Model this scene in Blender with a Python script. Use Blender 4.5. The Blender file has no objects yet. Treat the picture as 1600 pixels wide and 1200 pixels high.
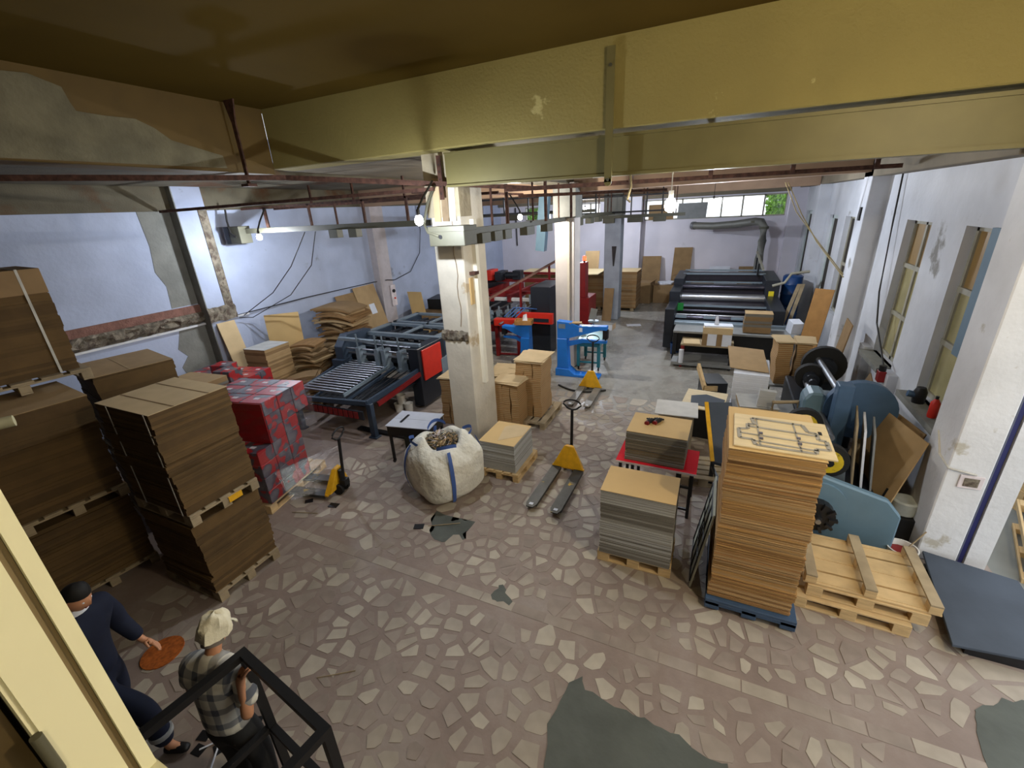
import bpy, bmesh, math, random
from mathutils import Vector, Matrix, Euler
C = bpy.context.scene.collection
SC = bpy.context.scene
PI = math.pi
# ------------------------------------------------------------------ camera
CAM = Vector((0.0, 0.0, 4.1)); FPX = 683.155
YAW, PITCH, ROLL = -0.447126, -0.377856, -0.0553632
fwd = Vector((math.sin(YAW)*math.cos(PITCH), math.cos(YAW)*math.cos(PITCH), math.sin(PITCH)))
r0 = fwd.cross(Vector((0, 0, 1))).normalized(); u0 = r0.cross(fwd)
rgt = r0*math.cos(ROLL)+u0*math.sin(ROLL); upv = u0*math.cos(ROLL)-r0*math.sin(ROLL)
cd = bpy.data.cameras.new('camera'); cam = bpy.data.objects.new('camera', cd); C.objects.link(cam)
mw = Matrix((rgt, upv, -fwd)).transposed().to_4x4(); mw.translation = CAM
cam.matrix_world = mw
cd.sensor_width = 36; cd.lens = FPX*36/1600; cd.clip_start = 0.05; cd.clip_end = 300
SC.camera = cam
# ------------------------------------------------------------------ colour management, sky
SC.view_settings.view_transform = 'Standard'; SC.view_settings.look = 'None'
SC.view_settings.gamma = 1.0; SC.view_settings.use_curve_mapping = False
SC.view_settings.exposure = 0.35
w = bpy.data.worlds.new('world'); SC.world = w; w.use_nodes = True
nt = w.node_tree; bg = nt.nodes['Background']
bg.inputs[0].default_value = (0.88, 0.94, 1.0, 1); bg.inputs[1].default_value = 1.8
# ------------------------------------------------------------------ lamps of the place, some added at the rear
def lamp(name, loc, power, col, size=0.05, kind='POINT', rot=None, sy=None):
    l = bpy.data.lights.new(name, kind); l.energy = power; l.color = col
    if kind == 'AREA':
        l.shape = 'RECTANGLE'; l.size = size; l.size_y = sy or size
    else:
        l.shadow_soft_size = size
    o = bpy.data.objects.new(name, l); C.objects.link(o); o.location = loc
    if rot: o.rotation_euler = rot
    return o
COOL = (0.80, 0.88, 1.0); NEUT = (1.0, 0.95, 0.86); WARM = (1.0, 0.85, 0.58)
BULBS = [(-8.85, 6.6, 3.83, 330, COOL), (-3.6, 5.0, 4.02, 370, COOL), (-4.35, 10.0, 3.92, 560, NEUT), (-0.62, 6.0, 4.04, 680, NEUT),
         (-0.3, 12.5, 4.02, 820, COOL), (-4.9, 17.5, 3.97, 900, COOL)]  # the bulbs on this line are added to brighten the dark rear
for bx_, by_, bz_, pw, bc in BULBS:
    lamp('bulb_light', (bx_, by_, bz_-0.03), pw, bc, 0.045)
# ceiling lamp of the mezzanine office behind the window the picture looks out of
lamp('office_light', (0.9, -1.3, 4.7), 60, WARM, 0.12)
# warm lamp hanging over the loading end of the hall, right of the view
lamp('loading_light', (2.3, 2.2, 4.95), 240, WARM, 0.08)

# ------------------------------------------------------------------ helpers
def lin(c):
    return tuple((x/255/12.92 if x/255 <= 0.04045 else ((x/255+0.055)/1.055)**2.4) for x in c)
MATS = {}
def M(name, rgb, rough=0.65, metal=0.0, var=0.12, scale=6.0, bump=0.0, bscale=40.0, rgb2=None, lo=0.35, hi=0.65, spec=0.4, alpha=1.0, stretch=None, wrgb=None, wlo=0.58, whi=0.66, wscale=2.0, bdist=0.02):
    """principled material; colour varies by noise between rgb and a darker tone (or rgb2); optional wear patches wrgb"""
    if name in MATS: return MATS[name]
    m = bpy.data.materials.new(name); m.use_nodes = True; t = m.node_tree; N = t.nodes; L = t.links
    b = N['Principled BSDF']
    b.inputs['Roughness'].default_value = rough; b.inputs['Metallic'].default_value = metal
    b.inputs['Specular IOR Level'].default_value = spec; b.inputs['Alpha'].default_value = alpha
    c1 = lin(rgb); c2 = lin(rgb2) if rgb2 else tuple(x*(1-var*2.2) for x in c1)
    tc = N.new('ShaderNodeTexCoord'); src = tc.outputs['Object']
    if stretch:
        mp = N.new('ShaderNodeMapping'); mp.inputs['Scale'].default_value = stretch; L.new(src, mp.inputs[0]); src = mp.outputs[0]
    n = N.new('ShaderNodeTexNoise'); n.inputs['Scale'].default_value = scale; n.inputs['Detail'].default_value = 4; L.new(src, n.inputs['Vector'])
    r = N.new('ShaderNodeValToRGB'); r.color_ramp.elements[0].position = lo; r.color_ramp.elements[1].position = hi
    r.color_ramp.elements[0].color = (*c2, 1); r.color_ramp.elements[1].color = (*c1, 1); L.new(n.outputs[0], r.inputs[0])
    out = r.outputs[0]
    if wrgb:
        n2 = N.new('ShaderNodeTexNoise'); n2.inputs['Scale'].default_value = wscale; n2.inputs['Detail'].default_value = 7; n2.inputs['Roughness'].default_value = 0.6; L.new(src, n2.inputs['Vector'])
        r2 = N.new('ShaderNodeValToRGB'); r2.color_ramp.elements[0].position = wlo; r2.color_ramp.elements[1].position = whi; L.new(n2.outputs[0], r2.inputs[0])
        mx = N.new('ShaderNodeMix'); mx.data_type = 'RGBA'; L.new(r2.outputs[0], mx.inputs['Factor']); L.new(out, mx.inputs['A']); mx.inputs['B'].default_value = (*lin(wrgb), 1)
        out = mx.outputs['Result']
    L.new(out, b.inputs['Base Color'])
    if bump:
        n3 = N.new('ShaderNodeTexNoise'); n3.inputs['Scale'].default_value = bscale; n3.inputs['Detail'].default_value = 5; L.new(src, n3.inputs['Vector'])
        bp = N.new('ShaderNodeBump'); bp.inputs['Strength'].default_value = bump; bp.inputs['Distance'].default_value = bdist
        L.new(n3.outputs[0], bp.inputs['Height']); L.new(bp.outputs[0], b.inputs['Normal'])
    MATS[name] = m; return m
def emit(name, rgb, s):
    if name in MATS: return MATS[name]
    m = bpy.data.materials.new(name); m.use_nodes = True; b = m.node_tree.nodes['Principled BSDF']
    b.inputs['Base Color'].default_value = (*lin(rgb), 1); b.inputs['Emission Color'].default_value = (*lin(rgb), 1); b.inputs['Emission Strength'].default_value = s
    MATS[name] = m; return m

class MB:
    def __init__(self): self.v = []; self.f = []; self.mi = []; self.cur = 0
    def add(self, vs, fs):
        k = len(self.v); self.v += [tuple(p) for p in vs]
        for f in fs: self.f.append(tuple(i+k for i in f)); self.mi.append(self.cur)
        return self
    def box(self, c, s, rz=0, rx=0, ry=0):
        m = Euler((rx, ry, rz)).to_matrix(); c = Vector(c); h = Vector(s)/2
        vs = [c+m@Vector((sx*h.x, sy*h.y, sz*h.z)) for sz in (-1, 1) for sy in (-1, 1) for sx in (-1, 1)]
        return self.add(vs, [(0, 2, 3, 1), (4, 5, 7, 6), (0, 1, 5, 4), (2, 6, 7, 3), (0, 4, 6, 2), (1, 3, 7, 5)])
    def b2(self, x0, x1, y0, y1, z0, z1):
        return self.box(((x0+x1)/2, (y0+y1)/2, (z0+z1)/2), (x1-x0, y1-y0, z1-z0))
    def bar(self, p, q, a, b=None, up=(0, 0, 1)):
        p = Vector(p); q = Vector(q); b = b or a; d = (q-p).normalized(); U = Vector(up)
        if abs(d.dot(U)) > 0.98: U = Vector((0, 1, 0))
        s = d.cross(U).normalized(); U = s.cross(d)
        vs = []
        for c in (p, q):
            for i, j in ((-1, -1), (1, -1), (1, 1), (-1, 1)): vs.append(c+s*(i*a/2)+U*(j*b/2))
        return self.add(vs, [(0, 1, 2, 3), (7, 6, 5, 4), (0, 4, 5, 1), (1, 5, 6, 2), (2, 6, 7, 3), (3, 7, 4, 0)])
    def cyl(self, p, q, r, n=12, r2=None):
        p = Vector(p); q = Vector(q); r2 = r if r2 is None else r2; d = (q-p).normalized()
        U = Vector((0, 0, 1)) if abs(d.z) < 0.9 else Vector((1, 0, 0)); s = d.cross(U).normalized(); U = s.cross(d)
        vs = []
        for c, rr in ((p, r), (q, r2)):
            for i in range(n):
                a = 2*PI*i/n; vs.append(c+s*(rr*math.cos(a))+U*(rr*math.sin(a)))
        fs = [tuple(range(n)), tuple(range(2*n-1, n-1, -1))]+[(i, n+i, n+(i+1) % n, (i+1) % n) for i in range(n)]
        return self.add(vs, fs)
    def tube(self, pts, r, n=8):
        pts = [Vector(p) for p in pts]; vs = []; fs = []
        for k, p in enumerate(pts):
            d = (pts[min(k+1, len(pts)-1)]-pts[max(k-1, 0)]).normalized()
            U = Vector((0, 0, 1)) if abs(d.z) < 0.95 else Vector((1, 0, 0)); s = d.cross(U).normalized(); U = s.cross(d)
            for i in range(n):
                a = 2*PI*i/n; vs.append(p+s*(r*math.cos(a))+U*(r*math.sin(a)))
        for k in range(len(pts)-1):
            for i in range(n): fs.append((k*n+i, (k+1)*n+i, (k+1)*n+(i+1) % n, k*n+(i+1) % n))
        fs += [tuple(range(n)), tuple(range(len(vs)-1, len(vs)-n-1, -1))]
        return self.add(vs, fs)
    def prism(self, poly, d0, d1, ax='z'):
        n = len(poly)
        def mk(a, b, d): return {'z': (a, b, d), 'y': (a, d, b), 'x': (d, a, b)}[ax]
        vs = [mk(a, b, d0) for a, b in poly]+[mk(a, b, d1) for a, b in poly]
        return self.add(vs, [tuple(range(n-1, -1, -1)), tuple(range(n, 2*n))]+[(i, (i+1) % n, n+(i+1) % n, n+i) for i in range(n)])
    def lathe(self, prof, n=16, c=(0, 0, 0)):
        vs = []; fs = []; k = len(prof)
        for r, z in prof:
            for i in range(n):
                a = 2*PI*i/n; vs.append((c[0]+r*math.cos(a), c[1]+r*math.sin(a), c[2]+z))
        for j in range(k-1):
            for i in range(n): fs.append((j*n+i, j*n+(i+1) % n, (j+1)*n+(i+1) % n, (j+1)*n+i))
        fs += [tuple(range(n-1, -1, -1)), tuple(range((k-1)*n, k*n))]
        return self.add(vs, fs)
    def quadgrid(self, rows):
        """rows: list of equal length point lists"""
        n = len(rows[0]); vs = [p for r in rows for p in r]
        return self.add(vs, [(j*n+i, j*n+i+1, (j+1)*n+i+1, (j+1)*n+i) for j in range(len(rows)-1) for i in range(n-1)])
    def build(self, name, mat, parent=None, smooth=False, bevel=0.0, loc=None):
        me = bpy.data.meshes.new(name); me.from_pydata(self.v, [], self.f)
        for m in (mat if isinstance(mat, (list, tuple)) else [mat]): me.materials.append(m)
        me.polygons.foreach_set('material_index', self.mi)
        bm = bmesh.new(); bm.from_mesh(me)
        if bevel:
            bmesh.ops.bevel(bm, geom=list(bm.edges), offset=bevel, segments=1, affect='EDGES', clamp_overlap=True)
        bmesh.ops.recalc_face_normals(bm, faces=bm.faces); bm.to_mesh(me); bm.free()
        if smooth:
            me.polygons.foreach_set('use_smooth', [True]*len(me.polygons))
            try: me.set_sharp_from_angle(angle=0.7)
            except Exception: pass
        o = bpy.data.objects.new(name, me); C.objects.link(o)
        if parent: o.parent = parent
        if loc is not None: o.location = loc
        return o
def tag(o, label=None, cat=None, group=None, kind=None):
    if label: o['label'] = label
    if cat: o['category'] = cat
    if group: o['group'] = group
    if kind: o['kind'] = kind
    return o
def thing(name, label, cat, loc=(0, 0, 0), rz=0, group=None):
    o = bpy.data.objects.new(name, None); C.objects.link(o); o.empty_display_size = 0.1
    o.location = loc; o.rotation_euler = (0, 0, rz)
    return tag(o, label, cat, group)
def children(o): return list(o.children)
def copy_tree(o, parent=None):
    c = o.copy(); C.objects.link(c); c.parent = parent
    for ch in children(o): copy_tree(ch, c)
    return c
def dup(o, loc, rz=0, label=None, group=None):
    c = copy_tree(o); c.location = loc; c.rotation_euler = (0, 0, rz)
    if label: c['label'] = label
    if group: c['group'] = group
    elif 'group' in c: del c['group']
    return c
def struct(name, mb, mat, parent=None, **k):
    o = mb.build(name, mat, parent, **k)
    if not parent: o['kind'] = 'structure'
    return o
def inst(src, parent, loc=(0, 0, 0), rz=0):
    o = bpy.data.objects.new(src.name.split('.')[0], src.data); C.objects.link(o); o.parent = parent
    o.location = loc; o.rotation_euler = (0, 0, rz); return o

# ------------------------------------------------------------------ materials
m_white = M('wall_paint', (172, 181, 204), 0.75, var=0.06, scale=1.5, bump=0.25, bscale=14, wrgb=(136, 140, 150), wlo=0.66, whi=0.72, wscale=1.1)
m_wall_r = M('wall_paint_right', (206, 208, 214), 0.8, var=0.08, scale=1.2, bump=0.25, bscale=12, wrgb=(140, 138, 134), wlo=0.64, whi=0.70, wscale=1.3)
m_rear = M('wall_paint_rear', (216, 212, 222), 0.8, var=0.05, scale=1.0, wrgb=(160, 158, 160), wlo=0.62, whi=0.72, wscale=0.8)
m_grey = M('bare_plaster_and_shade', (128, 128, 122), 0.9, var=0.1, scale=3, bump=0.4, bscale=20)  # plaster grey, also painted as shade on the left pilaster's side
m_rubble = M('broken_plaster', (138, 128, 112), 0.95, var=0.25, scale=9, bump=1.0, bscale=25, wrgb=(84, 72, 62), wlo=0.5, whi=0.6, wscale=8)
m_brick = M('brick_red', (134, 96, 84), 0.9, var=0.15, scale=8, bump=0.6)
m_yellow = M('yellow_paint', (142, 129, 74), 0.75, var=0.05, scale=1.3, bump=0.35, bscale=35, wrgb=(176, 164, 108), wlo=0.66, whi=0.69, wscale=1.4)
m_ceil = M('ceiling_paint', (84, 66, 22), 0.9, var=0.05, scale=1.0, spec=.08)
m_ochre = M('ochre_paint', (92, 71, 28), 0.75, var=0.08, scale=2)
m_peel = M('peeled_plaster', (112, 105, 82), 0.9, var=0.14, scale=3, bump=0.7, bscale=18)
m_soffit = M('stained_soffit', (102, 95, 78), 0.9, var=0.12, scale=2.5, bump=0.3, wrgb=(92, 62, 38), wlo=0.55, whi=0.66, wscale=0.9)
m_backceil = M('back_ceiling', (128, 118, 100), 0.9, var=0.12, scale=1.2)
m_beamback = M('back_beam', (164, 136, 112), 0.9, var=0.1, scale=1.5)
m_steel_o = M('olive_steel', (112, 104, 64), 0.5, 0.1, var=0.05, scale=3)
m_rust = M('rusty_steel', (92, 62, 50), 0.8, 0.3, var=0.25, scale=14, bump=0.3)
m_darkmetal = M('dark_metal', (44, 44, 46), 0.45, 0.5, var=0.1, scale=8)
m_column = M('column_paint', (208, 200, 184), 0.8, var=0.06, scale=3, bump=0.3, bscale=18, wrgb=(176, 158, 130), wlo=0.62, whi=0.67, wscale=2.2)
m_column_far = M('far_column_paint', (196, 188, 184), 0.8, var=0.06, scale=3)
m_column_grey = M('grey_column_paint', (150, 156, 166), 0.8, var=0.08, scale=3)
m_cream = M('cream_lacquer', (214, 210, 178), 0.35, var=0.02, scale=2)
m_groove = M('groove_dark', (120, 104, 74), 0.6, var=0.05)
m_brownwood = M('brown_door', (70, 56, 30), 0.5, var=0.1, stretch=(3, 3, 0.4))
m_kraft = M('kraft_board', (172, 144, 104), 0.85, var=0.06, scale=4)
m_kraft2 = M('kraft_board_dark', (142, 115, 80), 0.85, var=0.07, scale=4)
m_kraft3 = M('kraft_board_pale', (198, 174, 134), 0.85, var=0.05, scale=4)
m_edge = M('board_edge', (168, 126, 78), 0.9, var=0.16, scale=5, stretch=(1, 1, 40))
m_edge2 = M('board_edge_dark', (142, 108, 68), 0.9, var=0.14, scale=5, stretch=(1, 1, 40))
m_edge3 = M('board_edge_light', (182, 148, 102), 0.9, var=0.14, scale=5, stretch=(1, 1, 40))
m_grb = M('greyboard_edge', (154, 152, 146), 0.9, var=0.1, scale=5, stretch=(1, 1, 40))
m_grb2 = M('greyboard_edge_dark', (122, 118, 110), 0.9, var=0.12, scale=5, stretch=(1, 1, 40))
m_grb3 = M('greyboard_edge_light', (178, 178, 176), 0.9, var=0.08, scale=5, stretch=(1, 1, 40))
m_tan = M('tan_sheet', (202, 170, 116), 0.8, var=0.04, scale=2)
m_plywood = M('plywood', (214, 194, 152), 0.6, var=0.06, scale=3, stretch=(1, 6, 1))
m_pine = M('pine', (206, 176, 128), 0.75, var=0.1, scale=5, stretch=(1, 1, 6))
m_pine_old = M('weathered_pine', (164, 146, 116), 0.8, var=0.14, scale=5)
m_blueplast = M('blue_plastic', (62, 84, 112), 0.5, var=0.06)
m_yel = M('yellow_lacquer', (226, 170, 34), 0.4, var=0.08, scale=12, wrgb=(120, 96, 50), wlo=0.68, whi=0.72, wscale=9)
m_black = M('black_paint', (26, 26, 28), 0.45, var=0.1)
m_fork = M('worn_fork', (78, 78, 76), 0.5, 0.4, var=0.15, scale=9, wrgb=(170, 140, 50), wlo=0.66, whi=0.7, wscale=5)
m_rubber = M('rubber', (22, 22, 22), 0.8, var=0.05)
m_chrome = M('roller_steel', (160, 162, 168), 0.35, 0.85, var=0.05)
m_machblue = M('machine_bluegrey', (48, 61, 78), 0.45, var=0.06)
m_machdark = M('machine_dark', (34, 38, 46), 0.4, var=0.08)
m_machlight = M('machine_light', (132, 146, 158), 0.4, 0.3, var=0.06)
m_red = M('red_enamel', (206, 48, 34), 0.4, var=0.05)
m_darkred = M('dark_red_enamel', (124, 24, 26), 0.45, var=0.08)
m_blue = M('sky_blue_enamel', (36, 120, 214), 0.4, var=0.05)
m_teal = M('teal_paint', (44, 116, 128), 0.45, var=0.06)
m_greyblue = M('grey_blue_enamel', (96, 122, 138), 0.4, var=0.06, scale=3)
m_deepblue = M('deep_blue_paint', (66, 92, 122), 0.45, var=0.06)
m_drum = M('drum_blue', (28, 66, 120), 0.4, var=0.06)
m_plate = M('slate_plate', (66, 74, 86), 0.75, var=0.08, scale=2.5, bump=0.15, bscale=8)
m_bag = M('woven_bag', (222, 218, 204), 0.7, var=0.05, scale=4, bump=0.8, bscale=5, bdist=0.09)
m_web = M('blue_webbing', (62, 92, 158), 0.7, var=0.05)
m_paper = M('white_paper', (214, 218, 228), 0.8, var=0.03)
m_redtop = M('red_board', (214, 34, 46), 0.85, var=0.03, spec=.15)
m_slategrey = M('grey_laminate', (136, 138, 138), 0.6, var=0.05)
m_bluecab = M('blue_grey_board', (104, 126, 142), 0.7, var=0.03)
m_orange = M('orange_mesh', (176, 92, 28), 0.8, var=0.2, scale=30)
m_duct = M('duct_grey', (112, 112, 106), 0.5, 0.2, var=0.06)
m_frame = M('window_frame_paint', (158, 154, 138), 0.6, var=0.08)
m_amber = M('frosted_glass_amber', (178, 168, 122), 0.25, var=0.12, scale=2.2, spec=0.6)
m_tanpane = M('tan_window_board', (156, 126, 76), 0.4, var=0.06, scale=2)
m_navy = M('navy_cloth', (17, 25, 48), 0.85, var=0.1, scale=10)
m_trouser = M('dark_trousers', (34, 34, 34), 0.85, var=0.1, scale=10)
m_skin = M('skin', (196, 140, 104), 0.55, var=0.05)
m_cap = M('cap_cloth', (226, 218, 190), 0.85, var=0.05, scale=12, bump=0.4, bscale=30)
m_hair = M('hair', (20, 18, 16), 0.7)
m_cable = M('cable_black', (40, 38, 36), 0.6)
m_cablew = M('cable_white', (196, 192, 182), 0.6)
m_boxgrey = M('grey_box_metal', (80, 78, 64), 0.55, 0.1, var=0.05)
m_concrete = M('cement_patch', (88, 92, 86), 0.7, var=0.1, scale=3, bump=0.25, bscale=10)
m_rope = M('rope', (176, 160, 116), 0.9)
m_bulb = emit('lit_bulb', (255, 250, 240), 60)
m_redlamp = emit('red_signal', (255, 40, 20), 12)
# ================================================================== STRUCTURE
def wall_holes(name, axis, c0, c1, a0, a1, z0, z1, holes, mat):
    """solid wall slab between c0..c1 on `axis`, spanning a0..a1, z0..z1 with rectangular holes (a0,a1,z0,z1)"""
    mb = MB()
    def seg(s0, s1, q0, q1):
        if s1-s0 < 1e-4 or q1-q0 < 1e-4: return
        if axis == 'x': mb.b2(c0, c1, s0, s1, q0, q1)
        else: mb.b2(s0, s1, c0, c1, q0, q1)
    p = a0
    for h in sorted(holes):
        seg(p, h[0], z0, z1); seg(h[0], h[1], z0, h[2]); seg(h[0], h[1], h[3], z1); p = h[1]
    seg(p, a1, z0, z1)
    return struct(name, mb, mat)
# floor ------------------------------------------------------------
def floor_material():
    m = bpy.data.materials.new('floor_mortar'); m.use_nodes = True; t = m.node_tree; N = t.nodes; L = t.links; b = N['Principled BSDF']
    tc = N.new('ShaderNodeTexCoord'); sx = N.new('ShaderNodeSeparateXYZ'); L.new(tc.outputs['Object'], sx.inputs[0])
    n = N.new('ShaderNodeTexNoise'); n.inputs['Scale'].default_value = 1.1; n.inputs['Detail'].default_value = 8; n.inputs['Roughness'].default_value = 0.65; L.new(tc.outputs['Object'], n.inputs[0])
    # worn smooth grey screed towards the machines, reddish mortar in the loading area
    mr = N.new('ShaderNodeMapRange'); mr.inputs[1].default_value = 7.0; mr.inputs[2].default_value = 9.5; L.new(sx.outputs[1], mr.inputs[0])
    ad = N.new('ShaderNodeMath'); ad.operation = 'ADD'; L.new(mr.outputs[0], ad.inputs[0])
    sb = N.new('ShaderNodeMath'); sb.operation = 'MULTIPLY_ADD'; sb.inputs[1].default_value = 1.6; sb.inputs[2].default_value = -0.8; L.new(n.outputs[0], sb.inputs[0]); L.new(sb.outputs[0], ad.inputs[1]); ad.use_clamp = True
    ra = N.new('ShaderNodeValToRGB'); ra.color_ramp.elements[0].color = (*lin((126, 110, 101)), 1); ra.color_ramp.elements[1].color = (*lin((145, 129, 119)), 1); ra.color_ramp.elements[0].position = .35; ra.color_ramp.elements[1].position = .65; L.new(n.outputs[0], ra.inputs[0])
    v = N.new('ShaderNodeTexVoronoi'); v.inputs['Scale'].default_value = 4.5; L.new(tc.outputs['Object'], v.inputs['Vector'])
    rb = N.new('ShaderNodeValToRGB'); rb.color_ramp.elements[0].color = (*lin((114, 111, 105)), 1); rb.color_ramp.elements[1].color = (*lin((166, 163, 155)), 1)
    mv = N.new('ShaderNodeMix'); mv.data_type = 'RGBA'; mv.inputs['Factor'].default_value = .35; L.new(v.outputs['Color'], mv.inputs['B'])
    bw = N.new('ShaderNodeRGBToBW'); L.new(v.outputs['Color'], bw.inputs[0])
    n4 = N.new('ShaderNodeMath'); n4.operation = 'MULTIPLY_ADD'; n4.inputs[1].default_value = .45; n4.inputs[2].default_value = 0; L.new(bw.outputs[0], n4.inputs[0])
    n5 = N.new('ShaderNodeMath'); n5.operation = 'MULTIPLY_ADD'; n5.inputs[1].default_value = .7; L.new(n.outputs[0], n5.inputs[0]); L.new(n4.outputs[0], n5.inputs[2]); L.new(n5.outputs[0], rb.inputs[0])
    mx = N.new('ShaderNodeMix'); mx.data_type = 'RGBA'; L.new(ad.outputs[0], mx.inputs['Factor']); L.new(ra.outputs[0], mx.inputs['A']); L.new(rb.outputs[0], mx.inputs['B'])
    L.new(mx.outputs['Result'], b.inputs['Base Color']); b.inputs['Specular IOR Level'].default_value = .45
    rr = N.new('ShaderNodeMapRange'); rr.inputs[3].default_value = .62; rr.inputs[4].default_value = .26; L.new(ad.outputs[0], rr.inputs[0]); L.new(rr.outputs[0], b.inputs['Roughness'])
    bp = N.new('ShaderNodeBump'); bp.inputs['Strength'].default_value = .25; bp.inputs['Distance'].default_value = .02
    n3 = N.new('ShaderNodeTexNoise'); n3.inputs['Scale'].default_value = 9; n3.inputs['Detail'].default_value = 6; L.new(tc.outputs['Object'], n3.inputs[0]); L.new(n3.outputs[0], bp.inputs['Height']); L.new(bp.outputs[0], b.inputs['Normal'])
    return m
floor = struct('floor', MB().b2(-10.6, 3.2, 0.05, 21.5, -0.2, 0), floor_material())
m_stones = [M('paving_stone_a', (164, 153, 138), .55, var=.08, scale=5), M('paving_stone_b', (154, 141, 129), .55, var=.08, scale=5),
            M('paving_stone_c', (178, 168, 152), .55, var=.07, scale=5), M('paving_stone_d', (147, 133, 122), .6, var=.1, scale=5)]
rs = random.Random(5)
PATCH = [(-0.91, 2.23), (-0.85, 2.58), (-0.77, 2.72), (-0.62, 2.61), (-0.33, 2.59), (-0.15, 2.61), (0.07, 2.56), (0.24, 2.51), (0.5, 2.48), (0.55, 2.2), (0.2, 1.7), (-0.5, 1.5), (-0.8, 1.8)]
PATCH2 = [(2.3, 3.6), (2.37, 3.72), (2.55, 3.87), (2.76, 3.96), (3.1, 3.9), (3.1, 3.1), (2.3, 3.0), (2.25, 3.3)]
PATCH3 = [(-1.98, 3.3), (-1.91, 3.43), (-1.75, 3.34), (-1.71, 3.22), (-1.92, 3.18)]
PATCH4 = [(-3.44, 4.29), (-2.79, 4.31), (-2.73, 3.95), (-3.0, 3.78), (-3.28, 3.9)]
def inside(p, poly):
    x, y = p; r = False; n = len(poly)
    for i in range(n):
        (x1, y1), (x2, y2) = poly[i], poly[i-1]
        if (y1 > y) != (y2 > y) and x < (x2-x1)*(y-y1)/(y2-y1)+x1: r = not r
    return r
STRIPS = [(3.2, 0.075, 'x'), (-4.9, 0.05, 'y')]
def stones():
    x0, x1, y0, y1 = -5.6, 2.9, 0.4, 9.2
    pts = []; cell = 0.185; grid = {}
    nx = int((x1-x0)/cell); ny = int((y1-y0)/cell)
    for i in range(nx):
        for j in range(ny):
            if rs.random() < 0.16: continue
            p = (x0+(i+rs.uniform(.02, .98))*cell, y0+(j+rs.uniform(.02, .98))*cell); grid.setdefault((i, j), []).append(p)
    out = []
    for (i, j), ps in grid.items():
        for p in ps:
            poly = [(p[0]-.3, p[1]-.3), (p[0]+.3, p[1]-.3), (p[0]+.3, p[1]+.3), (p[0]-.3, p[1]+.3)]
            for a in range(i-2, i+3):
                for b in range(j-2, j+3):
                    for q in grid.get((a, b), []):
                        if q is p: continue
                        mx, my = (p[0]+q[0])/2, (p[1]+q[1])/2; dx, dy = q[0]-p[0], q[1]-p[1]
                        new = []
                        for k in range(len(poly)):
                            A = poly[k]; B = poly[(k+1) % len(poly)]
                            sa = (A[0]-mx)*dx+(A[1]-my)*dy; sb = (B[0]-mx)*dx+(B[1]-my)*dy
                            if sa <= 0: new.append(A)
                            if (sa < 0) != (sb < 0) and abs(sa-sb) > 1e-9:
                                t = sa/(sa-sb); new.append((A[0]+(B[0]-A[0])*t, A[1]+(B[1]-A[1])*t))
                        poly = new
                        if len(poly) < 3: break
            if len(poly) < 3: continue
            cx = sum(v[0] for v in poly)/len(poly); cy = sum(v[1] for v in poly)/len(poly)
            if abs(cy-3.2) < .14 or abs(cx+4.9) < .1: continue
            if any(inside((cx, cy), P) for P in (PATCH, PATCH2, PATCH3, PATCH4)): continue
            s = rs.uniform(.72, .93) if cy > 3.2 else rs.uniform(.66, .92)
            g = 0.012
            q2 = []
            for v in poly:
                d = math.hypot(v[0]-cx, v[1]-cy)+1e-6; k = max(.25, s-g/d); k *= rs.uniform(.92, 1.05)
                q2.append((cx+(v[0]-cx)*k, cy+(v[1]-cy)*k))
            # merge points closer than 12 mm
            q3 = []
            for v in q2:
                if not q3 or math.hypot(v[0]-q3[-1][0], v[1]-q3[-1][1]) > .012: q3.append(v)
            if len(q3) > 3 and math.hypot(q3[0][0]-q3[-1][0], q3[0][1]-q3[-1][1]) < .012: q3.pop()
            if len(q3) < 3: continue
            ar = abs(sum(q3[k][0]*q3[k-1][1]-q3[k-1][0]*q3[k][1] for k in range(len(q3))))/2
            if ar < .0025: continue
            d = Vector((cx, cy, 0))-CAM; zz = d.dot(fwd)
            if zz <= 0: continue
            px = 800+FPX*d.dot(rgt)/zz; py = 600-FPX*d.dot(upv)/zz
            vis = 200 < px < 1600 and py < 1200
            size = ar*FPX*FPX/zz/zz*(4.1/d.length)
            out.append((size if vis else 0, cx, cy, q3, rs.choice((0, 0, 1, 1, 2, 3))))
    out.sort(key=lambda t: -t[0])
    return out
def stone_shape(mb, cx, cy, poly, h):
    n = len(poly); top = [(x-cx, y-cy, h) for x, y in poly]; bot = [(x-cx, y-cy, -.01) for x, y in poly]
    mb.add(top+bot, [tuple(range(n))]+[(n+i, n+(i+1) % n, (i+1) % n, i) for i in range(n)])
ST = stones()
for k, (sz, cx, cy, poly, mi) in enumerate(ST[:290]):
    mb = MB(); stone_shape(mb, cx, cy, poly, rs.uniform(.002, .005)); mb.build('paving_stone', m_stones[mi], floor, loc=(cx, cy, 0))
mb = MB()
for sz, cx, cy, poly, mi in ST[290:]:
    t = MB(); stone_shape(t, cx, cy, poly, .003); mb.cur = mi; mb.add([(x+cx, y+cy, z) for x, y, z in t.v], t.f)
tag(mb.build('small_paving_stones', m_stones, floor), kind='stuff')
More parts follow.
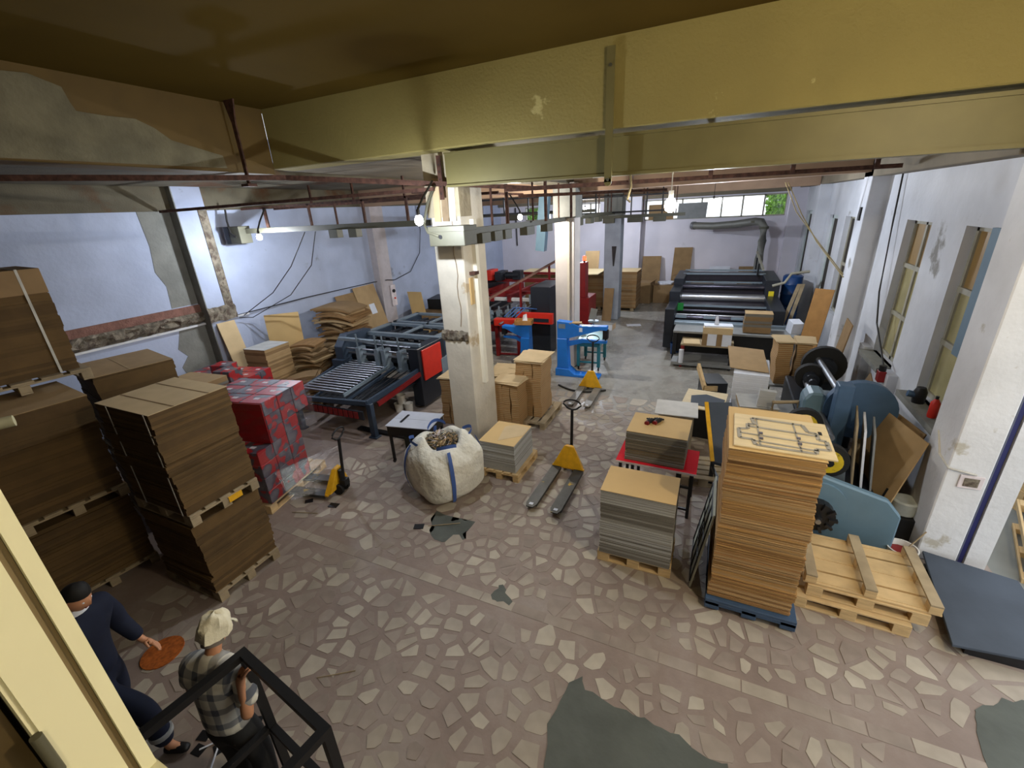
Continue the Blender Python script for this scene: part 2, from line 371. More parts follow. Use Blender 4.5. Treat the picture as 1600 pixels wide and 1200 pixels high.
# terrazzo strips across and along the floor
x = -5.5
while x < 2.6:
    l = rs.uniform(.22, .42); MB().b2(x+.006, x+l-.006, 3.2-.06, 3.2+.06, -.01, .003).build('strip_tile', m_stones[rs.choice((0, 1, 3))], floor); x += l
y = 1.2
while y < 5.2:
    l = rs.uniform(.3, .5); MB().b2(-4.96, -4.84, y+.006, y+l-.006, -.01, .002).build('strip_tile', m_stones[rs.choice((1, 3, 3))], floor); y += l
for P, h in ((PATCH, .006), (PATCH2, .005), (PATCH3, .004), (PATCH4, .003)):
    # ragged rim
    R_ = []
    for i in range(len(P)):
        a = P[i]; b = P[(i+1) % len(P)]
        for t in (0, .33, .66): R_.append((a[0]+(b[0]-a[0])*t+rs.uniform(-.03, .03), a[1]+(b[1]-a[1])*t+rs.uniform(-.03, .03)))
    MB().prism(R_, -.01, h).build('cement_patch', m_concrete, floor)
# walls ------------------------------------------------------------
struct('wall_left', MB().b2(-10.6, -10.35, 0.05, 21.5, 0, 6), m_white)
rearholes = [(-9.0, -8.27, 3.56, 4.17), (-6.2, -5.25, 3.57, 4.22), (-3.27, 2.13, 3.36, 4.19)]
wall_holes('wall_rear', 'y', 21.35, 21.6, -10.6, 3.2, 0, 6, rearholes, m_rear)
wall_holes('wall_right', 'x', 2.75, 3.0, 5.9, 21.5, 0, 5.0, [(6.25, 7.62, 1.38, 3.63), (8.70, 9.75, 1.36, 3.62), (13.05, 14.15, 1.2, 3.54), (15.0, 16.1, 0.02, 3.52), (19.0, 20.5, .02, 3.55)], m_wall_r)
# the wall over and beside the loading door
struct('wall_right_door', MB().b2(2.9, 3.15, -3.2, 1.4, 0, 6).b2(2.9, 3.15, 1.4, 5.9, 4.25, 6).b2(2.75, 3.15, 5.85, 6.2, 4.3, 6), m_wall_r)
# pilasters of the right wall; the nearest is the jamb of the loading door
m_pillar = M('pillar_white', (214, 214, 216), .8, var=.05, scale=2, bump=.3, bscale=16, wrgb=(178, 172, 160), wlo=.62, whi=.68, wscale=2.4)
struct('pillar_right', MB().b2(2.5, 2.86, 5.63, 6.2, 0, 4.95), m_pillar, bevel=.012)
o = MB().b2(2.945, 3.13, 5.66, 5.95, 0, 4.3).build('door_post', m_pillar); o['kind'] = 'structure'
for y0, y1 in ((11.15, 11.75), (16.6, 17.2)): struct('pillar_right_back', MB().b2(2.45, 2.76, y0, y1, 0, 4.95), m_wall_r, bevel=.01)
# pilasters of the left wall
pl_ = struct('pillar_left', MB().b2(-10.36, -10.105, 5.86, 6.44, 0, 4.9), m_white)
MB().b2(-10.36, -10.1, 5.84, 5.86, 0, 4.9).build('painted_shade_side', m_grey, pl_)  # grey slab: the shade on this side is put into its colour
gp = [(5.25, 4.44), (5.84, 4.44), (5.84, 2.55), (5.3, 2.55), (5.34, 3.0), (5.22, 3.3), (5.28, 3.8)]
struct('trim_grey_patch', MB().prism(gp, -10.36, -10.343, 'x').prism([(5.3, 2.08), (5.84, 2.08), (5.84, .0), (5.1, .0), (5.2, 1.0), (5.12, 1.3), (5.3, 1.5), (5.16, 1.7), (5.24, 1.9)], -10.36, -10.343, 'x'), m_grey)
struct('pillar_left_back', MB().b2(-10.36, -10.1, 11.5, 12.1, 0, 4.9), M('pilaster_pinkish', (186, 178, 180), .8, var=.05), bevel=.01)
struct('pillar_left_far', MB().b2(-10.36, -10.1, 16.6, 17.2, 0, 4.9), m_pillar, bevel=.01)
struct('pillar_rear', MB().b2(-4.2, -3.35, 21.0, 21.36, 0, 4.9), m_rear, bevel=.01)
struct('pillar_rear_corner', MB().b2(2.2, 2.76, 21.0, 21.36, 0, 4.9), m_rear, bevel=.01)
# broken-out band on the left wall: brick course above, rubble below, thin white ledge
lt = MB().b2(-10.36, -10.31, 0.5, 6.55, 2.37, 2.53); struct('trim_brick_course', lt, m_brick)
rb = MB(); ys = [0.5+i*.11 for i in range(56)]
rows = []
for k, zz in enumerate((2.12, 2.19, 2.26, 2.33, 2.39)):
    rows.append([(-10.34+(0 if k in (0, 4) else rs.uniform(.03, .12)), yy, zz+rs.uniform(-.015, .015)) for yy in ys])
rb.quadgrid(rows); struct('trim_broken_plaster', rb, m_rubble)
struct('trim_ledge', MB().b2(-10.36, -10.29, .5, 6.9, 2.08, 2.12), m_pillar)
struct('trim_broken_column', MB().b2(-10.12, -10.092, 6.26, 6.45, 2.4, 4.44), m_rubble)
rb = MB(); rows = [[(-10.09+rs.uniform(0, .05), 5.82+i*.064, zz+rs.uniform(-.02, .02)) for i in range(11)] for zz in (2.12, 2.2, 2.28, 2.36, 2.44)]
rb.quadgrid(rows); struct('trim_broken_pilaster', rb, m_rubble)
# ceilings and beams -----------------------------------------------
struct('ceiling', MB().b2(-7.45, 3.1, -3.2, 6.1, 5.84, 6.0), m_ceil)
struct('ceiling_back', MB().b2(-7.45, 3.1, 6.25, 21.5, 4.97, 5.2), m_backceil)
struct('ceiling_left', MB().b2(-10.6, -7.45, -3.2, 21.5, 4.89, 5.1), m_soffit)
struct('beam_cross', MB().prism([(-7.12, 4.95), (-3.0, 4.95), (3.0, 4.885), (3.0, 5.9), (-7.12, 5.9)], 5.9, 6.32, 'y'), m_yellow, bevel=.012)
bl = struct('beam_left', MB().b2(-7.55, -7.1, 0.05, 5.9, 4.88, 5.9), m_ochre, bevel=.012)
peel = [(1.2, 5.6), (2.3, 5.66), (2.8, 5.74), (3.01, 5.76), (3.28, 5.68), (3.31, 5.53), (3.34, 5.45), (3.6, 5.44), (3.95, 5.45), (4.15, 5.37), (4.33, 5.24), (4.68, 5.17), (5.02, 5.1), (5.04, 4.93), (2.52, 4.9), (1.2, 4.9)]
MB().prism(peel, -7.11, -7.088, 'x').build('peeled_plaster', m_peel, bl)
struct('beam_wall_left', MB().b2(-10.36, -10.25, 0.05, 21.4, 4.44, 4.9), m_soffit)
for y0, zb in ((11.3, 4.43), (16.7, 4.32)): struct('beam_back', MB().b2(-10.3, 2.8, y0, y0+.4, zb, 5.0), m_beamback, bevel=.01)
struct('beam_rear', MB().b2(-10.3, 2.8, 21.05, 21.36, 4.24, 5.0), m_backceil)
struct('beam_wall_right', MB().b2(2.45, 2.76, 6.2, 21.1, 4.34, 5.0), m_backceil, bevel=.01)
struct('beam_long', MB().b2(-4.15, -3.45, 6.3, 21.1, 4.62, 5.0), m_soffit, bevel=.01)
sb = MB()
for za, zb_, ya, yb in ((4.46, 4.485, 5.96, 6.16), (4.885, 4.91, 5.96, 6.16), (4.485, 4.885, 5.985, 6.01)): sb.prism([(-3.74, za), (2.5, za-.075), (2.5, zb_-.06), (-3.74, zb_)], ya, yb, 'y')
struct('beam_steel', sb, m_steel_o)
# columns -----------------------------------------------------------
col = struct('column_front', MB().prism([(-4.27, 6.25), (-3.74, 6.25), (-3.66, 6.9), (-4.27, 6.9)], 0, 5.0), m_column, bevel=.02)
MB().b2(-4.30, -3.70, 6.22, 6.95, 4.05, 4.95).build('rough_capital', M('capital_concrete', (176, 164, 138), .9, var=.12, scale=4, bump=.6, bscale=14), col)
for xx, mm in ((-4.1, m_kraft3), (-3.95, M('stripped_render', (150, 128, 100), .9, var=.12)), (-3.82, m_column)):
    MB().box((xx, 6.215, 4.3), (.11, .02, .62), ry=.04).build('render_strip', mm, col)
rb = MB(); rows = []
for k, zz in enumerate((2.03, 2.07, 2.12, 2.18, 2.22)):
    rows.append([(-4.29+i*.04, 6.25-(0 if k in (0, 4) else rs.uniform(.015, .06)), zz+rs.uniform(-.015, .015)) for i in range(14)])
rb.quadgrid(rows).build('hacked_band', m_rubble, col)
MB().b2(-3.725, -3.64, 6.5, 6.6, 1.2, 4.0).build('cable_trunking', M('trunking_white', (232, 226, 208), .6, var=.03), col)
MB().tube([(-3.88+.02*math.sin(k*1.7), 6.243, 4.0-k*.17) for k in range(11)], .007, 5).build('crack_cable', M('brown_cable', (132, 112, 84), .8), col)
MB().box((-3.7, 6.45, 3.17), (.16, .14, .05)).build('clamp', m_rust, col)
MB().b2(-3.735, -3.70, 6.35, 6.45, 2.66, 3.1).build('tape_patch', m_tan, col)
col2 = struct('column_middle', MB().b2(-3.84, -3.32, 10.95, 11.45, 0, 4.65), m_column_far, bevel=.02)
MB().b2(-3.86, -3.29, 10.92, 11.48, 3.85, 4.6).build('rough_capital', m_grey, col2)
MB().b2(-3.5, -3.44, 10.9, 10.95, 1.0, 3.85).build('cable_trunking', m_column, col2)
col3 = struct('column_far', MB().b2(-3.9, -3.32, 16.55, 17.1, 0, 4.65), m_column_grey, bevel=.02)
MB().prism([(-3.62, 2.7), (-3.45, 2.7), (-3.52, 2.0), (-3.56, 2.0)], 16.53, 16.56, 'y').build('cable_gap', m_darkmetal, col3)
MB().b2(-3.93, -3.29, 16.5, 17.12, 3.75, 4.6).build('rough_capital', m_grey, col3)
# front window opening of the office, through which the hall is seen ----
struct('wall_front', MB().b2(-10.6, -.97, .05, .15, 0, 6).b2(1.4, 3.2, .05, .15, 0, 6).b2(-.97, 1.4, .05, .15, 0, 3.07).b2(-.97, 1.4, .05, .15, 5.25, 6), M('dark_wall', (62, 54, 44), .8, var=.1))
struct('wall_office', MB().b2(-2.6, -2.45, -3.2, .05, 2.9, 6).b2(-2.6, 2.9, -3.3, -3.15, 2.9, 6), m_cream)
struct('floor_office', MB().b2(-2.6, 2.9, -3.2, .05, 2.85, 3.0), m_brownwood)
jm = MB().b2(-.97, -.9, .147, .168, 3.07, 5.25).b2(-.97, -.9, .075, .133, 3.07, 5.25).b2(-.97, -.915, .133, .147, 3.07, 5.25).b2(-.97, -.906, .068, .075, 3.07, 5.25)
wf = struct('window_1', jm, m_cream)
MB().b2(-.9165, -.911, .134, .146, 3.08, 5.25).build('window_gasket', m_groove, wf)
MB().b2(-.97, 1.4, .06, .17, 3.05, 3.13).build('window_sill', m_cream, wf)
MB().cyl((-.897, .069, 3.28), (-.897, .069, 3.37), .008, 10).build('window_hinge', m_boxgrey, wf, smooth=True)
MB().b2(-.97, -.93, -.75, .06, 3.07, 5.2).build('window_sash', m_brownwood, wf)
# rear windows --------------------------------------------------------
def pane_glass():
    m = bpy.data.materials.new('window_glass'); m.use_nodes = True; t = m.node_tree; N = t.nodes; L = t.links
    N.remove(N['Principled BSDF']); o = N['Material Output']; a = N.new('ShaderNodeBsdfTransparent'); g = N.new('ShaderNodeBsdfGlossy'); g.inputs['Roughness'].default_value = .05
    x = N.new('ShaderNodeMixShader'); x.inputs[0].default_value = .07; L.new(a.outputs[0], x.inputs[1]); L.new(g.outputs[0], x.inputs[2]); L.new(x.outputs[0], o.inputs[0])
    return m
m_glass = pane_glass()
def rear_window(n, x0, x1, z0, z1, k):
    mb = MB().b2(x0, x1, 21.4, 21.46, z0, z0+.05).b2(x0, x1, 21.4, 21.46, z1-.05, z1)
    wdt = (x1-x0)/k
    for i in range(k+1): mb.b2(x0+i*wdt-(.03 if i else 0), x0+i*wdt+(.03 if i < k else 0), 21.4, 21.46, z0, z1)
    o = struct('window_%d' % n, mb, m_frame)
    for i in range(k): MB().b2(x0+i*wdt+.03, x0+(i+1)*wdt-.03, 21.425, 21.432, z0+.05, z1-.05).build('pane', m_glass, o)
rear_window(2, -3.27, 2.13, 3.36, 4.19, 7); rear_window(3, -6.2, -5.25, 3.57, 4.22, 2); rear_window(4, -9.0, -8.27, 3.56, 4.17, 1)
# right windows -------------------------------------------------------
def side_window(n, y0, y1, z0, z1, bars, mid=True, cols=('t', 'a', 'a')):
    mb = MB().b2(2.86, 2.92, y0, y0+.06, z0, z1).b2(2.86, 2.92, y1-.06, y1, z0, z1).b2(2.86, 2.92, y0, y1, z0, z0+.06).b2(2.86, 2.92, y0, y1, z1-.06, z1)
    for zb in bars: mb.b2(2.85, 2.92, y0, y1, zb-.035, zb+.035)
    ym = (y0+y1)/2
    if mid: mb.b2(2.86, 2.92, ym-.035, ym+.035, z0, z1)
    o = struct('window_%d' % n, mb, m_frame)
    zs = [z1]+list(bars)+[z0]
    for i in range(len(zs)-1):
        for a, b in (((y0, ym), (ym, y1)) if mid else ((y0, y1),)):
            MB().b2(2.885, 2.895, a+.03, b-.03, zs[i+1]+.03, zs[i]-.03).build('pane', {'t': m_tanpane, 'd': M('dark_glass', (58, 52, 44), .55, var=.08, spec=.15)}.get(cols[i], m_amber), o)
    return o
side_window(5, 6.25, 7.62, 1.38, 3.63, (2.85, 2.15)); side_window(6, 8.70, 9.75, 1.36, 3.62, (2.9, 2.1))
side_window(7, 13.05, 14.15, 1.2, 3.54, (2.4,), False, ('d', 'd'))
m_darkpane = M('dark_glass', (58, 52, 44), .55, var=.08, spec=.15)
def door(n, y0, y1):
    o = struct('door_%d' % n, MB().b2(2.82, 2.9, y0, y0+.1, .02, 3.52).b2(2.82, 2.9, y1-.1, y1, .02, 3.52).b2(2.82, 2.9, y0, y1, 3.42, 3.52).b2(2.84, 2.9, y0+.1, y1-.1, .02, 1.2), M('door_white', (196, 206, 204), .5, var=.03))
    MB().b2(2.855, 2.865, y0+.1, y1-.1, 1.2, 3.42).build('pane', m_darkpane, o); MB().box((2.79, y0+.07, 1.9), (.08, .05, .22)).build('door_handle', m_black, o)
door(1, 15.0, 16.1); door(2, 19.0, 20.5)
struct('trim_sill_near', MB().b2(2.55, 2.8, 6.2, 7.66, 1.30, 1.38), m_grey); struct('trim_sill_far', MB().b2(2.55, 2.8, 8.66, 9.8, 1.28, 1.36), m_grey)
struct('trim_reveal', MB().b2(2.62, 2.77, 9.78, 10.1, 0, 1.4).b2(2.62, 2.77, 8.3, 8.7, 0, 1.36), m_wall_r)
# gate rail at the loading door
g = struct('door_3', MB().b2(2.865, 2.935, 5.68, 5.74, 0, 4.3), M('gate_rail_navy', (38, 40, 92), .5, var=.05)); MB().b2(2.86, 2.885, 5.66, 5.70, 0, 4.3).build('rail_lip', M('rail_lip_grey', (92, 96, 112), .5), g)
# outside ground and the yard wall
struct('ground_outside', MB().b2(3.2, 14, -3, 30, -.25, -.04).b2(-20, 3.2, 21.6, 34, -.25, -.04).b2(2.9, 3.2, 1.4, 5.9, -.2, -.01), M('yard_concrete', (132, 134, 130), .85, var=.08, scale=1.5))
struct('wall_yard', MB().b2(12, 12.2, -3, 30, 0, 1.6), M('yard_wall', (190, 186, 176), .85))
# garden behind the rear windows
def leafy_tree(name, label, x, y, z0, z1, rx, n, seed):
    R = random.Random(seed); t = thing(name, label, 'tree', (x, y, -.04))
    MB().cyl((0, 0, 0), (0, 0, z0+.5), .09, 8, .06).build('trunk', M('bark', (88, 70, 52), .9), t)
    mb = MB()
    for i in range(n):
        while True:
            a, b, c = R.uniform(-1, 1), R.uniform(-1, 1), R.uniform(-1, 1)
            if a*a+b*b+c*c < 1: break
        c_ = Vector((a*rx, b*.7, (z0+z1)/2+c*(z1-z0)/2)); m = Euler((R.uniform(0, 6), R.uniform(0, 6), R.uniform(0, 6))).to_matrix(); s = R.uniform(.06, .12)
        mb.add([c_+m@Vector(p) for p in ((-s, 0, 0), (0, -s*.5, .01), (s, 0, 0), (0, s*.5, .01))], [(0, 1, 2, 3)])
    tag(mb.build('foliage', M('leaf_green', (120, 172, 44), .7, var=.15, scale=2), t), kind='stuff')
leafy_tree('garden_tree', 'bright green leafy tree outside the rightmost pane of the long rear window', 2.05, 23.6, 2.6, 5.4, .5, 2600, 1)
leafy_tree('garden_tree', 'bright green leafy tree outside the small square window of the rear wall', -9.6, 23.6, 2.6, 5.6, 1.2, 3600, 2)
# ================================================================== PALLETS AND STACKS
rn = random.Random(11)
PAL = {}
def pallet(label, x, y, z=0, rz=0, L=1.2, W=.8, mat=None, boards=5, flip=False, group=None, H=.144, name='wooden_pallet'):
    """L along local x, W along local y (deck boards run along x on three stringers)"""
    mat = mat or m_pine; t = thing(name, label, 'pallet', (x, y, z), rz, group)
    def zz(a, b): return (H-b, H-a) if flip else (a, b)
    key = (round(L, 2), round(W, 2), mat.name, boards, flip, H)
    if key not in PAL:
        P = []; bw = W/(boards+ (boards-1)*.32)
        def mk(nm, x0, x1, y0, y1, a, b): a, b = zz(a, b); P.append(MB().b2(x0, x1, y0, y1, a, b).build(nm, mat, t, bevel=.003))
        for i in range(boards):
            y0 = -W/2+i*(W-bw)/(boards-1); mk('deck_board', -L/2, L/2, y0, y0+bw, H-.022, H)
        for xx in (-L/2, -.07, L/2-.14): mk('stringer_board', xx, xx+.14, -W/2, W/2, H-.044, H-.0225)
        for xx in (-L/2, -.07, L/2-.14):
            for yy in (-W/2, -.05, W/2-.1): mk('block', xx, xx+.14, yy, yy+.1, .0225, H-.0445)
        for yy in (-W/2, -.05, W/2-.1): mk('bottom_board', -L/2, L/2, yy, yy+.1, 0, .022)
        PAL[key] = P
    else:
        for s in PAL[key]: inst(s, t)
    return t
def sheets(mb, x0, x1, y0, y1, z0, z1, th, jit, R, mats=1, wav=0):
    z = z0
    while z < z1-1e-4:
        h = min(th*R.uniform(.7, 1.4), z1-z)
        if z1-z-h < th*.3: h = z1-z
        a, b, c, d = (R.uniform(-jit, jit) for _ in range(4)); mb.cur = R.randrange(mats)
        mb.b2(x0+a, x1+b, y0+c, y1+d, z+.0005, z+h); z += h
def stack(name, label, cat, x, y, z, rz, W, D, H, layers, th=.012, jit=.006, mats=None, top=None, off=.008, seed=1, group=None, part='sheet_bundle', lean=(0, 0)):
    """W along x, D along y; built from bundles of thin sheets; top = material of the uppermost sheet"""
    R = random.Random(seed); t = thing(name, label, cat, (x, y, z), rz, group); mats = mats or [m_edge, m_edge2, m_edge3]
    zz = 0; hs = [R.uniform(.75, 1.25) for _ in range(layers)]; k = H/sum(hs)
    for i, h in enumerate(hs):
        h *= k; mb = MB(); ox = R.uniform(-off, off)+lean[0]*i/layers; oy = R.uniform(-off, off)+lean[1]*i/layers
        last = i == layers-1
        ml = [mats[i % len(mats)], mats[(i+1) % len(mats)]] if len(mats) > 1 else mats
        sheets(mb, -W/2+ox, W/2+ox, -D/2+oy, D/2+oy, zz, zz+h-(.006 if last and top else 0), th, jit, R, len(ml))
        if last and top: mb.cur = len(ml); mb.b2(-W/2+ox-.004, W/2+ox+.004, -D/2+oy-.004, D/2+oy+.004, zz+h-.005, zz+h)
        mb.build(part, list(ml)+([top] if last and top else []), t); zz += h
    return t
# --- front left: two tiers of kraft boards
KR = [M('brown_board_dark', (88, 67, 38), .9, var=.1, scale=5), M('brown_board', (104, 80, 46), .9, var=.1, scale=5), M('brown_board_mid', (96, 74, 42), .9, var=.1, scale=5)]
pallet('wooden pallet on the floor under the two-tier kraft stack by the man in the cap', -5.4, 2.38, 0, 0, 1.06, .8, m_pine_old)
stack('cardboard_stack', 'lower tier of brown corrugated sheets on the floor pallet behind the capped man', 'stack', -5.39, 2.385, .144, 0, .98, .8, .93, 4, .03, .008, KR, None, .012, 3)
p = pallet('wooden pallet with a yellow tag between the two tiers of the front kraft stack', -5.4, 2.39, 1.08, 0, 1.06, .8, m_pine_old)
MB().box((.535, .1, .075), (.012, .16, .07)).build('yellow_tag', m_yel, p)
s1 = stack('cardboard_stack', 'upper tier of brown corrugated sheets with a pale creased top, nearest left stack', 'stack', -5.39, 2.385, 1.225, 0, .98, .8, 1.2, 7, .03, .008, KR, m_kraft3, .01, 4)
for yy in (-.16, .2): MB().b2(-.495, .495, yy-.006, yy+.006, 1.2005, 1.203).build('crease_line', m_kraft2, s1)
for xx in (-.25, .43): MB().b2(xx-.008, xx+.008, -.412, -.407, .0, 1.2).build('strap', m_cablew, s1)
# --- dark stacks behind the jamb
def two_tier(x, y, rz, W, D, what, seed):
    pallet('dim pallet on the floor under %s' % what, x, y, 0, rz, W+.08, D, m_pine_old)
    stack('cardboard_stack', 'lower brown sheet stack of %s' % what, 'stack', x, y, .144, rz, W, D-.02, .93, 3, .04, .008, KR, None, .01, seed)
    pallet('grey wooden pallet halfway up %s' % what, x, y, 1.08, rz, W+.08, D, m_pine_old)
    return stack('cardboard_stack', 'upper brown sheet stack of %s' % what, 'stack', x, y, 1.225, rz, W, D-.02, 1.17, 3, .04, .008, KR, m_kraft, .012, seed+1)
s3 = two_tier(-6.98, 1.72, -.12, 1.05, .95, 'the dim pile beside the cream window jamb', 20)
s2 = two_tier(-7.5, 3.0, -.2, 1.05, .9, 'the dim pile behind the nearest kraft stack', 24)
MB().b2(-.53, .53, -.05, -.04, 1.1705, 1.173).build('crease_line', m_kraft3, s2)
pallet('wooden pallet high on the dim left piles carrying a strapped stack', -7.62, 1.95, 2.42, -.15, 1.15, 1.2, m_pine_old)
s4 = stack('cardboard_stack', 'strapped dark brown stack on top of the dim left piles, reaching highest', 'stack', -7.66, 1.93, 2.566, -.15, 1.05, 1.12, 1.2, 4, .04, .006, KR, m_kraft2, .008, 31)
for yy in (-.25, .38):
    st = MB().b2(.534, .54, yy-.012, yy+.012, 0, 1.2).b2(-.53, .54, yy-.012, yy+.012, 1.201, 1.206); st.build('strap', m_cablew, s4)
MB().b2(-.528, .538, -.57, .57, .93, 1.195).build('cap_board', m_kraft2, s4)
stack('cardboard_stack', 'low grey-brown stack tucked between the dim piles and the red cartons', 'stack', -7.85, 3.98, 0, .1, .85, .5, 1.74, 5, .04, .01, [m_kraft2, m_grb2], m_kraft, .02, 33)
# the long cardboard tube sticking out at the left
t = MB().cyl((-6.2, .95, 2.47), (-6.0, 1.42, 2.47), .055, 16).build('paper_tube', M('tube_pale', (198, 190, 150), .7), smooth=True)
tag(t, 'pale paper tube lying on the dim pile beside the cream window jamb', 'tube')
# --- red and grey shrink-wrapped cartons
def carton_mat():
    m = bpy.data.materials.new('printed_carton'); m.use_nodes = True; t = m.node_tree; N = t.nodes; L = t.links; b = N['Principled BSDF']
    tc = N.new('ShaderNodeTexCoord'); oi = N.new('ShaderNodeObjectInfo'); ad = N.new('ShaderNodeVectorMath'); ad.operation = 'ADD'
    cm = N.new('ShaderNodeCombineXYZ'); ml = N.new('ShaderNodeMath'); ml.operation = 'MULTIPLY'; ml.inputs[1].default_value = 9; L.new(oi.outputs['Random'], ml.inputs[0])
    for i in range(3): L.new(ml.outputs[0], cm.inputs[i])
    L.new(tc.outputs['Object'], ad.inputs[0]); L.new(cm.outputs[0], ad.inputs[1])
    n = N.new('ShaderNodeTexNoise'); n.inputs['Scale'].default_value = 5.0; n.inputs['Detail'].default_value = 1; L.new(ad.outputs[0], n.inputs[0])
    r = N.new('ShaderNodeValToRGB'); e = r.color_ramp.elements; e[0].color = (*lin((164, 36, 40)), 1); e[0].position = .5; e[1].color = (*lin((78, 76, 86)), 1); e[1].position = .53
    k = r.color_ramp.elements.new(.72); k.color = (*lin((110, 106, 112)), 1)
    L.new(n.outputs[0], r.inputs[0]); L.new(r.outputs[0], b.inputs['Base Color']); b.inputs['Roughness'].default_value = .35
    return m
m_carton = carton_mat(); m_cartonplain = M('carton_plain_red', (150, 22, 28), .5, var=.05); m_cartonwhite = M('carton_white_mark', (226, 214, 216), .5)
carton0 = None
def carton(x, y, z, rz, label, group):
    global carton0
    if carton0 is None:
        carton0 = thing('printed_carton', label, 'carton', (x, y, z), rz, group)
        MB().b2(-.2, .2, -.15, .15, 0, .215).build('carton_body', m_carton, carton0, bevel=.006)
        MB().b2(-.035, .055, -.03, .03, .2152, .217).build('white_mark', m_cartonwhite, carton0)
        return carton0
    c = dup(carton0, (x, y, z), rz, label, group); return c
OX, OY = -6.0, 3.52
RA = .2   # heading of the pallets
def rot(px, py, ox, oy, a=RA): return ox+px*math.cos(a)-py*math.sin(a), oy+px*math.sin(a)+py*math.cos(a)
ORD = ['bottom', 'second', 'third', 'fourth', 'fifth', 'sixth', 'topmost']; ROWS = ['nearest row', 'second row', 'third row', 'farthest row']
COLS = {3: ['wall side', 'middle', 'aisle side'], 4: ['wall side', 'inner wall side', 'inner aisle side', 'aisle side']}
def carton_block(ox, oy, nx, ny, nz, z0, lab, grp, skip=lambda i, j, k: False, extra=()):
    for k in range(nz):
        for i in range(nx):
            for j in range(ny):
                if 0 < i < nx-1 and 0 < j < ny-1 and k < nz-1: continue
                if i == 0 and 0 < j and k < nz-1: continue
                if j == ny-1 and k < nz-2: continue
                if skip(i, j, k): continue
                x, y = rot(-.41*(nx-1)+i*.41, j*.31, ox, oy); carton(x, y, z0+k*.22, RA+(PI if (i+j+k) % 2 else 0), lab % ('%s layer, %s, %s' % ('topmost' if k == nz-1 else ORD[k], ROWS[j], COLS[nx][i])), grp)
    for x, y, z in extra:
        x, y = rot(x, y, ox, oy); carton(x, y, z, RA+rn.uniform(-.2, .2), lab % ('loose on top, %s' % ('nearer the aisle' if x > -8.8 else 'nearer the wall')), grp)
pallet('wooden pallet under the tall wrapped red cartons with the small yellow truck', OX-.45, OY+.38, 0, RA+PI/2, 1.35, 1.15, m_pine)
carton_block(OX, OY, 3, 4, 7, .146, 'red grey carton of the tall block, %s', 'cartons of the tall wrapped block', lambda i, j, k: k >= 4 and j == 0)
pallet('wooden pallet under the lower red cartons at the left wall', -9.15, 5.35, 0, RA+PI/2, 1.3, 1.3, m_pine_old)
carton_block(-8.5, 4.75, 4, 4, 5, .146, 'red grey carton of the low block, %s', 'cartons of the lower block near the left wall', lambda i, j, k: False, [(-.1, .3, 1.248), (-.5, .62, 1.248)])
pl = MB().box((0, 0, 0), (1.22, .012, .64)).build('red_sheet', m_cartonplain); x, y = rot(-.41, .14, OX, OY); pl.location = (x, y, 1.355); pl.rotation_euler = (0, 0, RA)
tag(pl, 'plain dark red sheet covering the near side of the tall red carton block', 'sheet')
def film_mat():
    m = bpy.data.materials.new('shrink_film'); m.use_nodes = True; t = m.node_tree; N = t.nodes; L = t.links; N.remove(N['Principled BSDF']); o = N['Material Output']
    a = N.new('ShaderNodeBsdfTransparent'); a.inputs[0].default_value = (.93, .93, .96, 1); g = N.new('ShaderNodeBsdfGlossy'); g.inputs['Roughness'].default_value = .12
    tc = N.new('ShaderNodeTexCoord'); mp = N.new('ShaderNodeMapping'); mp.inputs['Scale'].default_value = (3, 3, 9); n = N.new('ShaderNodeTexNoise'); n.inputs['Scale'].default_value = 2; n.inputs['Detail'].default_value = 5
    L.new(tc.outputs['Object'], mp.inputs[0]); L.new(mp.outputs[0], n.inputs[0]); b = N.new('ShaderNodeBump'); b.inputs['Strength'].default_value = .9; b.inputs['Distance'].default_value = .05; L.new(n.outputs[0], b.inputs['Height']); L.new(b.outputs[0], g.inputs['Normal'])
    x = N.new('ShaderNodeMixShader'); x.inputs[0].default_value = .13; L.new(a.outputs[0], x.inputs[1]); L.new(g.outputs[0], x.inputs[2]); L.new(x.outputs[0], o.inputs[0]); return m
m_film = film_mat()
def film(pts, label, seed):
    R = random.Random(seed); rows = []
    for zt in range(len(pts)):
        row = []
        for (x, y, z) in pts[zt]: row.append((x+R.uniform(-.012, .012), y+R.uniform(-.012, .012), z+R.uniform(-.01, .01)))
        rows.append(row)
    o = MB().quadgrid(rows).build('stretch_film', m_film, smooth=True); return tag(o, label, 'film')
def ring(z, grow, e=.03, y0=-.16, y1=1.12, x0=-1.05, x1=.21):
    P = []
    for a, b in (((x0, y0), (x1, y0)), ((x1, y0), (x1, y1)), ((x1, y1), (x0, y1)), ((x0, y1), (x0, y0))):
        for k in range(8): P.append((a[0]+(b[0]-a[0])*k/8, a[1]+(b[1]-a[1])*k/8))
    P.append(P[0]); cx, cy = (x0+x1)/2, (y0+y1)/2; out = []
    for px, py in P:
        x, y = rot(cx+(px-cx)*(1+grow), cy+(py-cy)*(1+grow), OX, OY); out.append((x, y, z))
    return out
film([ring(.13+k*.1, .05+.02*math.sin(k*1.3)) for k in range(10)]+[ring(1.05, -.1)], 'clear stretch film wrapped round the lower cartons of the tall red block', 5)
film([ring(1.06+k*.08, .04, y0=.15) for k in range(9)], 'clear stretch film wrapped round the upper cartons of the tall red block', 6)
# film hanging over the truck forks
hf = [[(-5.75+.05*i+rn.uniform(-.02, .02), 3.55+.17*i, .62-.09*k*(1+.05*i)+rn.uniform(-.02, .02)) for i in range(7)] for k in range(6)]
for k in range(6):
    for i in range(7): a = hf[k][i]; hf[k][i] = (a[0]+.05*k*(1 if i < 6 else .5), a[1], a[2])
o = MB().quadgrid(hf).build('loose_film', m_film, smooth=True); tag(o, 'loose crumpled clear film hanging from the red cartons over the small yellow truck', 'film')

